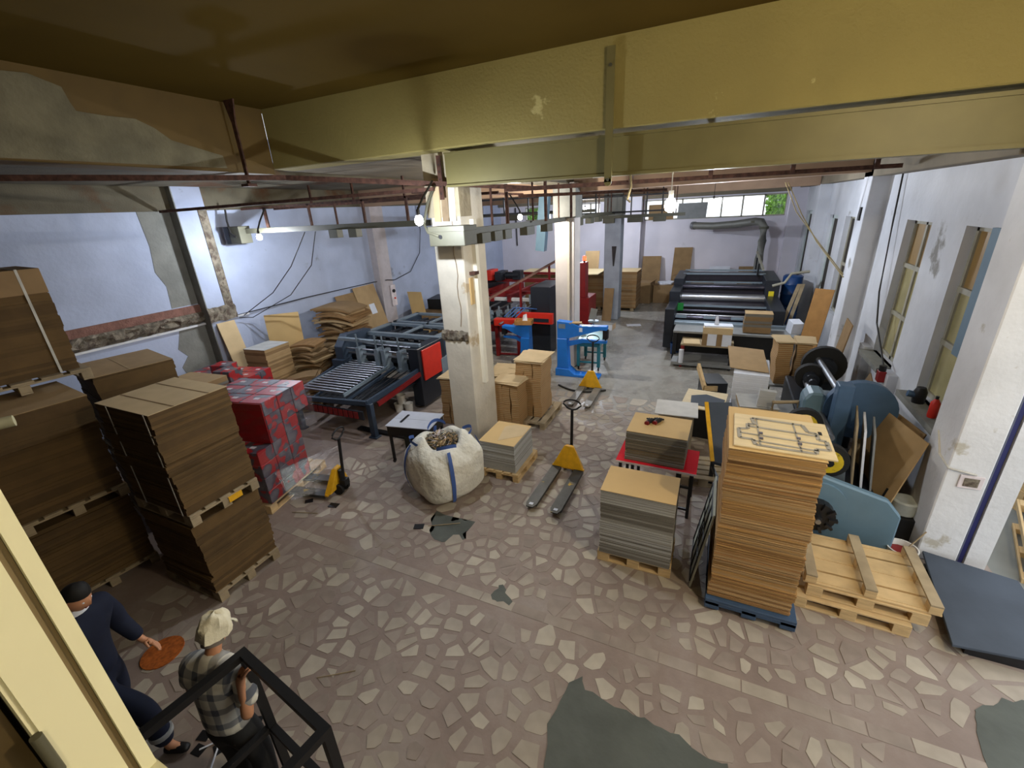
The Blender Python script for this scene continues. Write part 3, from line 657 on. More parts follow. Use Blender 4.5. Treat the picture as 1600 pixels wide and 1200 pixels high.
# --- stacks round the front column
pallet('small wooden pallet under the grey-sided stack at the front column', -2.92, 5.82, 0, PI/2+.0, .86, .7, m_pine)
g1 = stack('greyboard_stack', 'square grey-sided board stack with a tan and buff top at the front column', 'stack', -2.94, 5.80, .144, -.0, .62, .74, .5, 4, .01, .004, [m_grb3, m_grb], m_tan, .006, 41)
MB().prism([(-.02, -.28), (.3, .0), (.29, .3), (.02, .33), (-.12, .2)], .5002, .503).build('loose_sheet', m_kraft3, g1)
pallet('grey wooden pallet under the tall wavy cardboard bundle beyond the front column', -3.22, 7.78, 0, PI/2, 1.1, .82, m_pine_old)
def wavy(label, x, y, z, rz, W, D, H, n, seed, topm=m_kraft3):
    """upright bundle columns of die-cut blanks with wavy outlines"""
    R = random.Random(seed); t = thing('blank_bundle', label, 'stack', (x, y, z), rz)
    for i in range(n):
        w = W/n; x0 = -W/2+i*w; mb = MB(); k = 0; zz = 0; ph = R.uniform(0, 6)
        while zz < H-.01:
            h = min(.02, H-zz); o = .012*math.sin(zz*5+ph)+.008*math.sin(zz*17+ph*2); e = R.uniform(-.006, .006)
            mb.cur = k % 2; mb.b2(x0+.005+o, x0+w-.005+o, -D/2+e, D/2+e, zz, zz+h-.001); zz += h; k += 1
        mb.build('blank_column', [m_edge, m_kraft], t)
    mb = MB()
    for i in range(5): mb.box((R.uniform(-.03, .03), R.uniform(-.04, .04), H+.012+i*.008), (W+.06, D+.04, .005), R.uniform(-.12, .12))
    mb.build('top_sheets', topm, t); return t
wavy('tall wavy bundle of brown die-cut blanks on the grey pallet beyond the front column', -3.24, 7.82, .146, .05, .54, .7, 1.15, 3, 51)
wavy('shorter wavy bundle of brown blanks close against the right of the front column', -3.5, 7.22, 0, .0, .5, .42, .98, 3, 52)
wavy('narrow brown blank bundle with a pale top just left of the front column', -4.78, 7.15, 0, .1, .34, .55, .98, 2, 53)
b = stack('sheet_pile', 'low pile of pale loose sheets on the floor before the red and blue stitchers', 'stack', -4.3, 8.9, 0, .15, .9, .9, .55, 3, .012, .03, [m_kraft, m_kraft3], m_kraft3, .04, 54)
o = MB().box((0, 0, .004), (.75, .6, .005), .3).box((.3, .25, .012), (.6, .5, .005), -.25).build('top_sheets', m_kraft3, b, loc=(0, 0, .55))
# --- right foreground
pallet('low pine pallet under the grey chipboard block', -.56, 4.52, 0, 0, .86, .56, m_pine)
stack('chipboard_stack', 'grey chipboard block with a smooth tan top sheet, standing in front of the red table', 'stack', -.555, 4.5, .144, 0, .82, .54, .9, 6, .012, .004, [m_grb, m_grb2, m_grb3], m_tan, .006, 61)
# blue plastic pallet
t = thing('plastic_pallet', 'blue plastic pallet under the tall brown cardboard stack', 'pallet', (.67, 4.48, 0))
MB().b2(-.42, .42, -.52, .52, .115, .15).b2(-.42, .42, -.52, -.49, .07, .115).build('deck', m_blueplast, t, bevel=.004)
for xx in (-.42, -.07, .28):
    for yy in (-.52, -.07, .38): MB().prism([(xx+.02, yy+.02), (xx+.12, yy+.02), (xx+.12, yy+.12), (xx+.02, yy+.12)], 0, .02).b2(xx, xx+.14, yy, yy+.14, .02, .115).build('foot', m_blueplast, t, bevel=.006)
TS = stack('cardboard_stack', 'tall stack of ochre corrugated sheets on a blue plastic pallet', 'stack', .655, 4.5, .15, 0, .76, .96, 1.81, 12, .011, .007, [m_edge3, m_edge, M('ochre_edge', (178, 138, 84), .9, var=.14, scale=5, stretch=(1, 1, 40))], m_tan, .014, 62)
# steel rule die board on top
t = thing('die_board', 'pale plywood die board with grey rubber channels lying on the tall ochre stack', 'die board', (.71, 4.4, 1.962), -.02)
MB().b2(-.4, .4, -.36, .36, 0, .016).build('board', m_plywood, t, bevel=.002)
MB().box((.33, .13, .0165), (.03, .07, .002)).build('hand_hole', m_black, t)
ru = MB()
def chan(pts, wd=.035):
    for a, b in zip(pts, pts[1:]): ru.bar((*a, .018), (*b, .018), wd, .006)
chan([(-.24, .28), (.2, .26), (.23, .12), (.3, .11), (.3, -.02), (.36, -.03), (.36, -.2), (.26, -.21), (.25, -.3), (-.22, -.3), (-.24, -.2), (-.35, -.2), (-.36, .0), (-.28, .02), (-.28, .13), (-.22, .13), (-.24, .28)])
chan([(-.28, .08), (.3, .06)], .03); chan([(-.35, -.09), (.36, -.11)], .022); chan([(-.24, -.22), (.28, -.24)], .022)
for xx in (-.2, .12): chan([(xx, .28), (xx+.02, -.3)], .014)
ru.build('ejection_rubber', M('rubber_grey', (158, 152, 140), .8), t)
for xx in (-.17, .14):
    for yy in (-.05, -.16): MB().box((xx, yy, .022), (.03, .03, .014)).build('rubber_plug', M('plug_grey', (96, 92, 104), .7), t)
# red table with sheets and gloves
t = thing('red_table', 'table with a bright red top and black legs under a sheet stack', 'table', (-.5, 5.72, 0), -.02)
MB().b2(-.53, .53, -.32, .32, .72, .75).build('tabletop', m_redtop, t, bevel=.003); MB().b2(-.53, .53, -.325, -.32, .72, .748).build('edge_band', m_cartonwhite, t)
for xx in (-.47, -.3, .3, .47):
    for yy in (-.27, .27): MB().b2(xx-.02, xx+.02, yy-.02, yy+.02, 0, .72).build('leg', m_black, t)
MB().b2(-.49, .49, -.28, -.25, .12, .15).b2(-.49, .49, .25, .28, .12, .15).build('stretcher', m_black, t)
stack('chipboard_stack', 'stack of grey-brown chipboard sheets on the red table with black gloves on top', 'stack', -.51, 5.76, .75, -.03, .78, .62, .46, 4, .01, .006, [m_grb2, m_grb, M('greybrown_edge', (138, 124, 104), .9, var=.12)], m_tan, .018, 63)
t = thing('work_gloves', 'pair of crumpled black work gloves with red cuffs on the chipboard stack', 'gloves', (-.6, 5.82, 1.211), .4)
for sgn in (0, 1):
    g_ = MB(); a0 = sgn*.11-.05
    for k in range(5):
        an = .5+k*.32; g_.tube([(a0, 0, .018), (a0+.05*math.cos(an), .05*math.sin(an), .03), (a0+.1*math.cos(an), .1*math.sin(an), .016)], .013, 6)
    g_.tube([(a0-.06, -.05, .02), (a0-.02, -.01, .026), (a0+.03, .03, .024)], .032, 8); g_.build('glove', m_rubber, t, smooth=True)
    MB().cyl((a0-.075, -.065, .02), (a0-.055, -.047, .02), .033, 10).build('red_cuff', m_darkred, t, smooth=True)
# pale board table, dies and slab behind the red table
t = thing('board_pallet_table', 'pale grey board lying on a low crate behind the red table', 'board', (-.4, 7.32, 0), .05)
MB().b2(-.34, .34, -.3, .3, .785, .8).build('board', M('pale_board', (196, 192, 184), .6, var=.05), t)
MB().b2(-.28, .28, -.24, .24, 0, .785).build('crate', m_pine_old, t)
t = thing('old_die_board', 'worn cream die board with a slate sheet on it, behind the red table', 'die board', (.02, 8.3, 0), -.1)
MB().b2(-.36, .36, -.45, .45, .58, .6).build('board', m_plywood, t); MB().b2(-.3, .3, -.42, .42, 0, .58).build('crate', m_darkmetal, t)
MB().prism([(-.2, -.3), (.3, -.35), (.34, .1), (.0, .25), (-.25, .1)], .6, .61).build('slate_sheet', m_plate, t)
t = thing('slate_panel', 'dark slate panel with a yellow edge leaning behind the tall ochre stack', 'panel', (.16, 6.1, 0), .25)
MB().add([(-.02, -.3, .75), (.3, -.42, .72), (.3, .3, 1.38), (-.02, .35, 1.35), (-.02, -.28, .7), (.3, -.4, .67), (.3, .32, 1.33), (-.02, .37, 1.3)], [(0, 1, 2, 3), (7, 6, 5, 4), (0, 4, 5, 1), (1, 5, 6, 2), (2, 6, 7, 3), (3, 7, 4, 0)]).build('panel_sheet', m_plate, t)
MB().bar((-.03, -.3, .75), (-.03, .35, 1.35), .05, .03).build('yellow_edge', m_yel, t)
MB().bar((.15, -.3, 0), (.15, -.3, .72), .05).bar((.15, .3, 0), (.15, .3, 1.28), .05).bar((.15, -.3, .3), (.15, .3, .3), .04).build('stand', m_black, t)
pallet('small wooden pallet half hidden between red table and ochre stack', .1, 6.62, 0, .1, .7, .7, m_pine_old)
# leaning ruled die between the grey block and the tall stack
t = thing('die_board', 'narrow die board with black ruling leaning against the side of the tall ochre stack', 'die board', (.1, 4.62, 0), 0)
MB().add([(-.02, -.42, .0), (.135, -.3, .95), (.135, .45, .98), (-.02, .4, .0), (0, -.42, 0), (.153, -.3, .95), (.153, .45, .98), (0, .4, 0)], [(0, 1, 2, 3), (7, 6, 5, 4), (0, 4, 5, 1), (1, 5, 6, 2), (2, 6, 7, 3), (3, 7, 4, 0)]).build('board', M('pale_green_board', (186, 190, 176), .6), t)
ru = MB()
def L2(u, v): return (-.024+.155*v, -.42+.12*v+u*(.82-.07*v+0), .955*v)
for u0, v0, u1, v1 in ((.05, .05, .05, .95), (.95, .05, .95, .95), (.05, .05, .95, .05), (.05, .95, .95, .95), (.35, .05, .35, .95), (.65, .05, .65, .95), (.05, .35, .95, .35), (.05, .6, .95, .6), (.35, .8, .95, .8), (.5, .35, .5, .6)):
    ru.bar(L2(u0, v0), L2(u1, v1), .02, .012)
ru.build('ruling', m_black, t)
# empty pallets at the loading door
pallet('bottom empty pine pallet of the pile at the loading door', 1.6, 4.75, 0, -.03, 1.0, .84, m_pine)
pallet('middle empty pine pallet of the pile at the loading door', 1.72, 4.8, .146, -.02, 1.0, .84, m_pine)
def crate_lid():
    t = thing('upturned_pallet', 'upturned pine pallet with three bearers on top of the pile at the loading door', 'pallet', (1.74, 4.82, .292), -.02)
    for i in range(4): MB().b2(-.56, .56, -.42+i*.22, -.42+i*.22+.19, 0, .02).build('deck_board', m_pine, t, bevel=.002)
    for xx in (-.5, 0, .5):
        for yy in (-.38, 0, .38): MB().b2(xx-.05, xx+.05, yy-.05, yy+.05, .02, .1).build('block', m_pine, t, bevel=.002)
        MB().b2(xx-.05, xx+.05, -.43, .43, .1, .122).build('bearer', m_pine_old, t, bevel=.002)
    for yy in (-.38, 0, .38): MB().b2(-.56, .56, yy-.012, yy+.012, .02, .026).build('cleat', m_pine, t)
crate_lid()
# slate plate (dock ramp)
t = thing('ramp_plate', 'dark slate-grey ramp plate on runners in front of the loading door', 'ramp', (2.85, 4.85, 0))
MB().prism([(-.5, -.62), (.35, -.52), (.42, .55), (-.32, .74)], .12, .15).build('plate', m_plate, t, bevel=.004)
for yy in (-.5, 0, .5): MB().b2(-.36, .3, yy-.04, yy+.04, 0, .12).build('runner', m_darkmetal, t)
# pallets outside
pallet('pine pallet standing in the yard just outside the loading door', 3.62, 6.2, -.03, .2, 1.2, .8, m_pine).rotation_euler = (PI/2-.14, 0, 1.25)
pallet('second pine pallet standing in the yard behind the first outside the loading door', 3.85, 6.35, -.03, .2, 1.2, .8, m_pine).rotation_euler = (PI/2-.14, 0, 1.2)
for k in range(7): pallet('pine pallet of the pile in the yard, %s one' % ORD[k], 4.7, 7.0, -.04+k*.146, .25+rn.uniform(-.04, .04), 1.2, .9, m_pine, group='pallets piled in the yard')
# ================================================================== PALLET TRUCKS
def pallet_truck(label, x, y, rz, fl=1.12, tilt=.12, hh=1.2, steer=0, zl=0.0, forkm=None):
    """forks point along local +y, towing handle at local -y; origin on the floor under the steering wheels"""
    t = thing('pallet_truck', label, 'pallet truck', (x, y, 0), rz)
    for sx in (-1, 1):
        f = MB().prism([(sx*.19-.08, .12), (sx*.19+.08, .12), (sx*.19+.08, fl), (sx*.19+.05, fl+.08), (sx*.19-.05, fl+.08), (sx*.19-.08, fl)], .07+zl, .085+zl)
        f.b2(sx*.19-.08, sx*.19-.072, .12, fl, .04+zl, .075+zl).b2(sx*.19+.072, sx*.19+.08, .12, fl, .04+zl, .075+zl)
        fo = f.build('fork', forkm or m_fork, t)
        MB().b2(sx*.19-.03, sx*.19+.03, fl-.02, fl+.03, .0851+zl, .088+zl).build('fork_label', m_paper, fo)
        MB().cyl((sx*.19-.05, fl-.08, .04), (sx*.19+.05, fl-.08, .04), .04, 12).build('load_roller', m_rubber, t, smooth=True)
        MB().cyl((sx*.075-.025, 0, .09), (sx*.075+.025, 0, .09), .09, 16).build('steer_wheel', m_rubber, t, smooth=True)
    MB().prism([(-.27, .07), (.27, .07), (.27, .12), (-.27, .12)], .07+zl, .1+zl).build('fork_bridge', m_yel, t)
    # triangular front shield
    MB().add([(-.27, .13, .09+zl), (.27, .13, .09+zl), (.08, .05, .46), (-.08, .05, .46), (-.24, .02, .1), (.24, .02, .1), (.06, -.02, .45), (-.06, -.02, .45)],
             [(0, 1, 2, 3), (7, 6, 5, 4), (0, 3, 7, 4), (1, 5, 6, 2), (3, 2, 6, 7), (0, 4, 5, 1)]).build('shield', m_yel, t, bevel=.006)
    MB().cyl((0, -.05, .12), (0, -.05, .42), .045, 12).box((0, -.08, .2), (.12, .1, .1)).build('pump', m_darkmetal, t, smooth=False)
    P = Vector((0, -.08, .3)); Q = P+Vector((0, -math.sin(tilt), math.cos(tilt)))*(hh-.3); h = MB().cyl(P, Q-(Q-P).normalized()*.17, .024, 10).build('handle_shaft', m_black, t, smooth=True)
    d = (Q-P).normalized(); lp = []
    for k in range(17):
        a = 2*PI*k/16; lp.append(Q-d*.085+Vector((.15*math.sin(a)*(1 if math.cos(a) > -.3 else .8), 0, 0))+d*(.085*math.cos(a)))
    MB().tube(lp, .014, 8).build('handle_grip', m_black, t, smooth=True)
    return t
pallet_truck('yellow pallet truck with dark worn forks in the open floor centre, handle upright', -1.92, 6.08, PI-.02, 1.2, .05, 1.22)
pallet_truck('yellow pallet truck behind the other, beside the blue stitcher and teal table', -2.5, 9.62, PI+.02, 1.15, .04, 1.3, forkm=M('pale_fork', (128, 124, 116), .5, .3))
pallet_truck('small yellow pallet truck with its forks under the wrapped red cartons', -5.17, 4.2, PI/2+.18, 1.1, .1, 1.16)

# ================================================================== BIG BAG
def big_bag():
    R = random.Random(8); t = thing('bulk_bag', 'bulging white woven bulk bag with blue straps, full of scrap, before the front column', 'bag', (-3.62, 4.92, 0), .35)
    n = 72; rows = []
    def pt(a, r, z, sq):
        c, s = math.cos(a+PI/4), math.sin(a+PI/4); k = (abs(c)**sq+abs(s)**sq)**(-1/sq); c, s = math.cos(a), math.sin(a)
        return Vector((r*k*c, r*k*s, z))
    prof = [(.02, .0), (.36, .0), (.45, .03), (.50, .12), (.53, .22), (.55, .32), (.56, .42), (.555, .52), (.54, .62), (.52, .7), (.48, .78), (.43, .85), (.37, .90), (.30, .92), (.26, .88), (.24, .82)]
    for j, (r, z) in enumerate(prof):
        row = []
        for i in range(n):
            a = 2*PI*i/n; sq = 3.4 if j < 10 else 2.6
            w = 1+.022*math.sin(a*7+z*11)+.02*math.sin(a*3-z*6+1)+.02*abs(math.sin(z*17+math.sin(a*4)*2.2+a*2))-.018*abs(math.sin(a*5.5+z*14))+R.uniform(-.008, .008)
            p = pt(a, r*w, z, sq)
            if 8 < j < 15: p.z += (.08*math.sin(a*2+.7)+.04*math.sin(a*5+1))*(j-8)/6
            if 1 < j < 9: p.z += .012*math.sin(a*9+j)
            row.append(p)
        row.append(row[0]); rows.append(row)
    o = MB().quadgrid(rows).build('sack', m_bag, t, smooth=True); sd = o.modifiers.new('s', 'SUBSURF'); sd.levels = 1; sd.render_levels = 1
    for a in (PI*.14, PI*.64, PI*1.14, PI*1.64):
        L_ = []; Rr = []
        for (r, z) in prof[2:12]:
            p = pt(a-.05, r*1.04+.008, z, 3.2); q = pt(a+.05, r*1.04+.008, z, 3.2)
            if z > .7: p.z += .03; q.z += .03
            L_.append(p); Rr.append(q)
        MB().quadgrid([L_, Rr]).build('strap', m_web, t, smooth=True)
        pts = []
        for k in range(9):
            u = k/8; aa = a+(u-.5)*.75; pts.append(pt(aa, .40+.07*math.sin(u*PI), .93+.06*math.sin(u*PI)-.03*u, 2.4))
        mb = MB(); mb.quadgrid([[p+Vector((0, 0, .028)) for p in pts], [p-Vector((0, 0, .028)) for p in pts]]); mb.build('lifting_loop', m_web, t, smooth=True)
    cols = [m_kraft, m_black, m_kraft3, m_boxgrey, m_cartonwhite, m_kraft2]
    for mi, mm in enumerate(cols[:3]):
        pass
    mb = MB()
    for k in range(170):
        mb.cur = R.randrange(6); a = R.uniform(0, 6.3); r = .25*math.sqrt(R.random())
        if R.random() < .5: mb.box((r*math.cos(a), r*math.sin(a), .84+R.uniform(-.03, .07)), (R.uniform(.03, .12), R.uniform(.01, .04), .006), R.uniform(0, 3), R.uniform(-.7, .7), R.uniform(-.7, .7))
        else:
            c = Vector((r*math.cos(a), r*math.sin(a), .84)); pts = [c+Vector((.05*math.cos(q*.8+a), .05*math.sin(q*.8+a), .03*math.sin(q*1.1)+.03)) for q in range(6)]; mb.tube(pts, .005, 5)
    tag(mb.build('scrap_filling', cols, t), kind='stuff')
big_bag()
# ================================================================== small wheeled table
t = thing('machine_table', 'black four-legged table with a shiny white slotted top beside the bulk bag', 'table', (-4.6, 5.55, 0), .16)
tt = MB().b2(-.42, .42, -.31, .0, .735, .75).b2(-.42, .42, .008, .31, .735, .75).build('tabletop', M('shiny_white_top', (206, 212, 226), .18, .2, var=.03), t, bevel=.002)
MB().box((-.2, .0, .757), (.04, .3, .012)).build('guide_bar', m_darkmetal, t)
MB().b2(-.40, .40, -.29, .29, .56, .733).build('apron', m_black, t)
for sx in (-1, 1):
    for sy in (-1, 1):
        lg = MB().b2(sx*.37-.02, sx*.37+.02, sy*.26-.02, sy*.26+.02, .08, .56).build('leg', m_black, t); MB().cyl((sx*.37-.012, sy*.26, .04), (sx*.37+.012, sy*.26, .04), .04, 12).b2(sx*.37-.02, sx*.37+.02, sy*.26-.015, sy*.26+.015, .05, .08).build('castor', m_darkmetal, lg)
MB().b2(-.16, .22, -.18, .18, .22, .5).cyl((.22, 0, .36), (.3, 0, .36), .12, 14).build('motor', M('motor_green', (52, 58, 50), .6), t)
MB().tube([(.0, -.2, .24), (-.05, -.32, .1), (-.1, -.4, .01)], .015, 6).build('motor_cable', m_cable, t)

# ================================================================== GLUING MACHINE WITH ROLLER BED (left)
t = thing('gluing_machine', 'blue-black gluing machine with a steel roller bed and red guard left of the front column', 'machine', (0, 0, 0))
m_pipe = M('plastic_drum', (214, 212, 206), .5, var=.04)
# roller bed
th0 = .17
def rb_pt(u, v, z=.86):   # u across (0 left..1 right), v along bed
    a = Vector((-7.72, 5.86, z)); ux = Vector((1.16, .05, 0)); vy = Vector((-.15, 1.62, .06)); return a+ux*u+vy*v
for k in range(15):
    v = k/14; MB().cyl(rb_pt(0.02, v), rb_pt(.98, v), .024, 10).build('roller', m_chrome, t, smooth=True)
for uu in (-.01, 1.01): MB().bar(rb_pt(uu, -.04, .84), rb_pt(uu, 1.04, .84), .03, .07).build('roller_rail', m_machlight, t)
# lower bed frame
fr = MB(); A = (-7.75, 5.62, .74); B = (-5.98, 5.86, .74); Cc = (-5.75, 7.5, .95); D = (-8.05, 7.5, .95)
fr.bar(A, B, .07, .09).bar(B, Cc, .06, .1).bar(A, (-8.3, 7.7, .78), .07, .14).bar((-7.3, 5.7, .72), (-7.5, 7.4, .9), .04, .05).bar((-6.5, 5.8, .72), (-6.5, 7.4, .9), .04, .05)
fr.build('bed_frame', m_machblue, t)
MB().prism([(-7.6, 5.8), (-6.05, 5.95), (-5.85, 7.4), (-7.85, 7.4)], .60, .63).build('belt_bed', m_machdark, t)
for i in range(5): MB().bar((-6.48+.1*i, 5.95, .70), (-6.62+.16*i, 7.4, .86), .03, .012).build('belt', m_black, t)
MB().bar((-5.93, 6.1, .62), (-5.72, 7.3, .86), .04, .1).build('red_side_rail', m_darkred, t)
for i in range(9): MB().tube([(-7.55+.16*i+.06*k, 5.75+.01*i+.16*k, .66+.02*k) for k in range(3)], .012, 5).build('belt_rod', m_darkmetal, t)
sk = MB().b2(-7.7, -5.98, 5.70, 5.73, .44, .62); o = sk.build('front_apron', m_machdark, t)
for i in range(11):
    x = -7.55+.135*i; MB().b2(x, x+.1, 5.685, 5.70, .46, .60).build('red_louvre', m_darkred, o)
for x, y in ((-5.92, 5.86), (-7.72, 5.66), (-8.2, 7.5)): MB().b2(x-.06, x+.06, y-.05, y+.05, .03, .74).b2(x-.1, x+.1, y-.08, y+.08, 0, .03).build('leg', m_machblue, t, bevel=.006)
# head: left blue housing, right black housing with red guard
MB().prism([(7.3, .55), (8.2, .55), (8.35, 1.5), (7.55, 1.55), (7.3, 1.3)], -8.15, -7.9, 'x').build('side_housing', m_machblue, t, bevel=.01)
MB().b2(-8.2, -7.85, 7.2, 7.5, .7, 1.0).build('side_box', m_machblue, t)
MB().b2(-5.98, -5.72, 7.3, 8.35, .08, 1.42).build('main_housing', m_machdark, t, bevel=.01)
MB().b2(-5.72, -5.69, 7.42, 8.15, .66, 1.36).build('red_guard', m_red, t, bevel=.005)
MB().b2(-5.75, -5.68, 8.1, 8.6, .5, .95).build('white_box', m_machlight, t)
MB().b2(-8.1, -5.75, 7.42, 7.5, 1.42, 1.5).build('head_beam', m_machlight, t, bevel=.006); MB().b2(-8.1, -5.75, 8.2, 8.32, 1.36, 1.44).build('head_beam', m_machlight, t)
for z, y, r in ((1.25, 7.45, .022), (1.12, 7.5, .03), (1.0, 7.62, .07), (.9, 7.75, .08), (1.2, 8.0, .025), (1.05, 8.1, .05)):
    MB().cyl((-7.95, y, z), (-5.95, y, z), r, 12).build('cross_shaft', m_chrome if r < .04 else m_machdark, t, smooth=True)
for x in (-7.5, -6.95, -6.75, -6.3):
    MB().b2(x-.05, x+.05, 7.36, 7.6, .82, 1.3).cyl((x, 7.4, 1.3), (x, 7.4, 1.62), .02, 8).cyl((x, 7.3, .86), (x, 7.6, .86), .05, 10).build('feed_bracket', m_machlight, t)
MB().b2(-7.9, -6.0, 7.5, 8.2, .78, .82).build('feed_table', m_machlight, t)
# rear conveyor sections
for y0, y1 in ((8.5, 9.6), (9.75, 10.9)):
    MB().b2(-8.3, -8.18, y0, y1, .5, 1.28).build('section_side', m_machblue, t, bevel=.01); MB().b2(-6.3, -6.18, y0, y1, .1, 1.22).build('section_side', m_machblue, t, bevel=.01)
    MB().b2(-8.35, -6.15, y0, y0+.1, 1.26, 1.33).b2(-8.35, -6.15, y1-.1, y1, 1.26, 1.33).b2(-8.35, -8.22, y0, y1, 1.28, 1.33).b2(-7.2, -7.12, y0, y1, 1.28, 1.33).b2(-6.28, -6.15, y0, y1, 1.24, 1.3).build('top_frame', m_machlight, t, bevel=.006)
    for k in range(5): MB().cyl((-8.2, y0+.2+k*.18, 1.12), (-6.3, y0+.2+k*.18, 1.12), .035, 8).build('cross_shaft', m_chrome, t, smooth=True)
    for k in range(6): MB().b2(-8.0+k*.3, -7.86+k*.3, y0+.1, y1-.1, 1.14, 1.2).cyl((-7.93+k*.3, y0+.3, 1.24), (-7.93+k*.3, y0+.42, 1.24), .05, 8).build('belt_carrier', m_machdark, t)
for x, y in ((-8.24, 8.7), (-6.24, 8.7), (-8.24, 10.8), (-6.24, 10.8)): MB().b2(x-.05, x+.05, y-.05, y+.05, 0, .5).build('leg', m_machdark, t)
# white tubs below the red guard
for k, (x, y, z) in enumerate(((-6.24, 7.05, 0), (-6.02, 7.12, 0), (-6.13, 6.95, .2), (-6.3, 7.25, 0))):
    if k == 2: x, y = -6.17, 7.08
    o = MB().lathe([(.085, 0), (.1, .19), (.105, .2), (.095, .2), (.08, .02)], 18).build('plastic_tub', m_pipe, smooth=True, loc=(x, y, z)); tag(o, ['white plastic tub on the floor under the red machine guard, front of the group', 'white plastic tub on the floor against the black machine housing', 'white plastic tub standing on top of the other tubs under the machine guard', 'white plastic tub at the back of the group under the machine guard'][k], 'tub')
tag(MB().b2(-6.5, -4.9, 5.98, 6.1, 0, .05).build('floor_rail', m_darkmetal), 'dark flat steel rail lying on the floor before the gluing machine', 'rail')
# ================================================================== RED FOLDING MACHINE at the back
t = thing('folding_machine', 'long black and red carton folding machine behind the columns', 'machine', (0, 0, 0))
MB().b2(-4.95, -4.35, 11.9, 13.2, 0, 2.0).build('black_cabinet', m_machdark, t, bevel=.015)
MB().b2(-7.9, -7.3, 12.3, 15.5, .2, 1.75).build('rear_body', m_machdark, t, bevel=.01)
for i, x in enumerate((-7.2, -6.6, -6.0)): MB().b2(x, x+.12, 12.5, 15, 1.4, 1.62).build('red_carriage', m_darkred, t)
MB().b2(-7.7, -4.9, 14.4, 14.55, 1.72, 1.84).b2(-7.7, -4.9, 13.4, 13.5, 1.5, 1.58).b2(-7.6, -4.9, 15.0, 15.1, 1.9, 1.98).build('red_beam', m_darkred, t)
MB().b2(-7.6, -7.35, 14.1, 14.7, 1.8, 2.15).build('red_motor_housing', m_red, t, bevel=.01)
MB().b2(-7.2, -6.95, 14.1, 14.7, 1.8, 2.1).cyl((-6.9, 14.4, 1.95), (-6.4, 14.4, 1.95), .12, 10).b2(-6.6, -6.3, 14.3, 14.6, 1.82, 2.12).build('motor', m_machdark, t)
MB().bar((-6.2, 11.0, 1.62), (-4.75, 14.0, 2.55), .06, .06).build('inclined_rail', M('rail_bronze', (150, 110, 96), .4, .5), t)
for x, y, z in ((-5.5, 12.45, 2.05), (-4.95, 13.55, 2.4)): MB().b2(x-.03, x+.03, y-.03, y+.03, .9, z).build('rail_post', m_darkred, t)
MB().b2(-7.0, -5.0, 12.55, 12.68, 1.42, 1.52).build('white_beam', M('white_beam', (206, 206, 208), .5), t, bevel=.01)
MB().b2(-5.25, -5.15, 12.5, 12.72, 1.36, 1.64).build('beam_bracket', m_machlight, t)
MB().b2(-7.2, -5.0, 12.2, 13.0, .75, 1.1).build('bed_body', m_machdark, t, bevel=.01)
for k in range(6):
    MB().cyl((-7.3+.42*k, 11.1, 1.05), (-6.9+.42*k, 13.0, 1.3), .03, 8).build('belt_shaft', m_chrome, t, smooth=True)
for k in range(9):
    x = -6.9+.24*k; y = 11.25+.13*k; MB().b2(x-.06, x+.06, y-.08, y+.08, 1.06, 1.3).cyl((x, y, 1.3), (x, y, 1.42), .03, 8).cyl((x-.1, y, 1.22), (x+.1, y, 1.22), .045, 8).build('clamp_head', m_machlight, t)
for k in range(4): MB().tube([(-5.6+.12*k, 11.4, 1.2), (-5.4+.12*k, 11.7, 1.42), (-5.0+.08*k, 11.9, 1.35)], .018, 6).build('air_hose', M('hose_blue', (40, 88, 150), .5), t)
MB().b2(-5.3, -4.2, 11.65, 11.8, .98, 1.28).build('red_frame', m_red, t); MB().b2(-5.2, -4.3, 11.63, 11.66, 1.04, 1.14).build('frame_slot', m_machdark, t)
MB().b2(-6.4, -5.2, 12.0, 12.15, .55, .75).build('red_lower_rail', m_darkred, t)
for x, y in ((-7.2, 12.3), (-5.1, 12.1), (-7.2, 12.9)): MB().b2(x-.06, x+.06, y-.06, y+.06, 0, .8).build('leg', m_machdark, t)
# second red machine head beyond with signal lamp
t = thing('delivery_tower', 'dark red machine tower with a glowing red signal lamp right of the middle column', 'machine', (-4.2, 14.9, 0))
MB().b2(-.35, .3, -.4, .6, .2, 1.2).build('tower_base', m_darkred, t, bevel=.01); MB().b2(-.1, .14, -.3, .1, 1.2, 2.35).build('tower_post', m_darkred, t, bevel=.01); MB().b2(-.3, .25, -.35, .55, 0, .2).build('plinth', m_machdark, t)
MB().cyl((.08, -.2, 2.35), (.08, -.2, 2.42), .03, 10).build('lamp_base', m_black, t); MB().lathe([(.05, 0), (.06, .05), (.05, .12), (.02, .15)], 14, (.08, -.2, 2.42)).build('signal_lamp', m_redlamp, t, smooth=True)
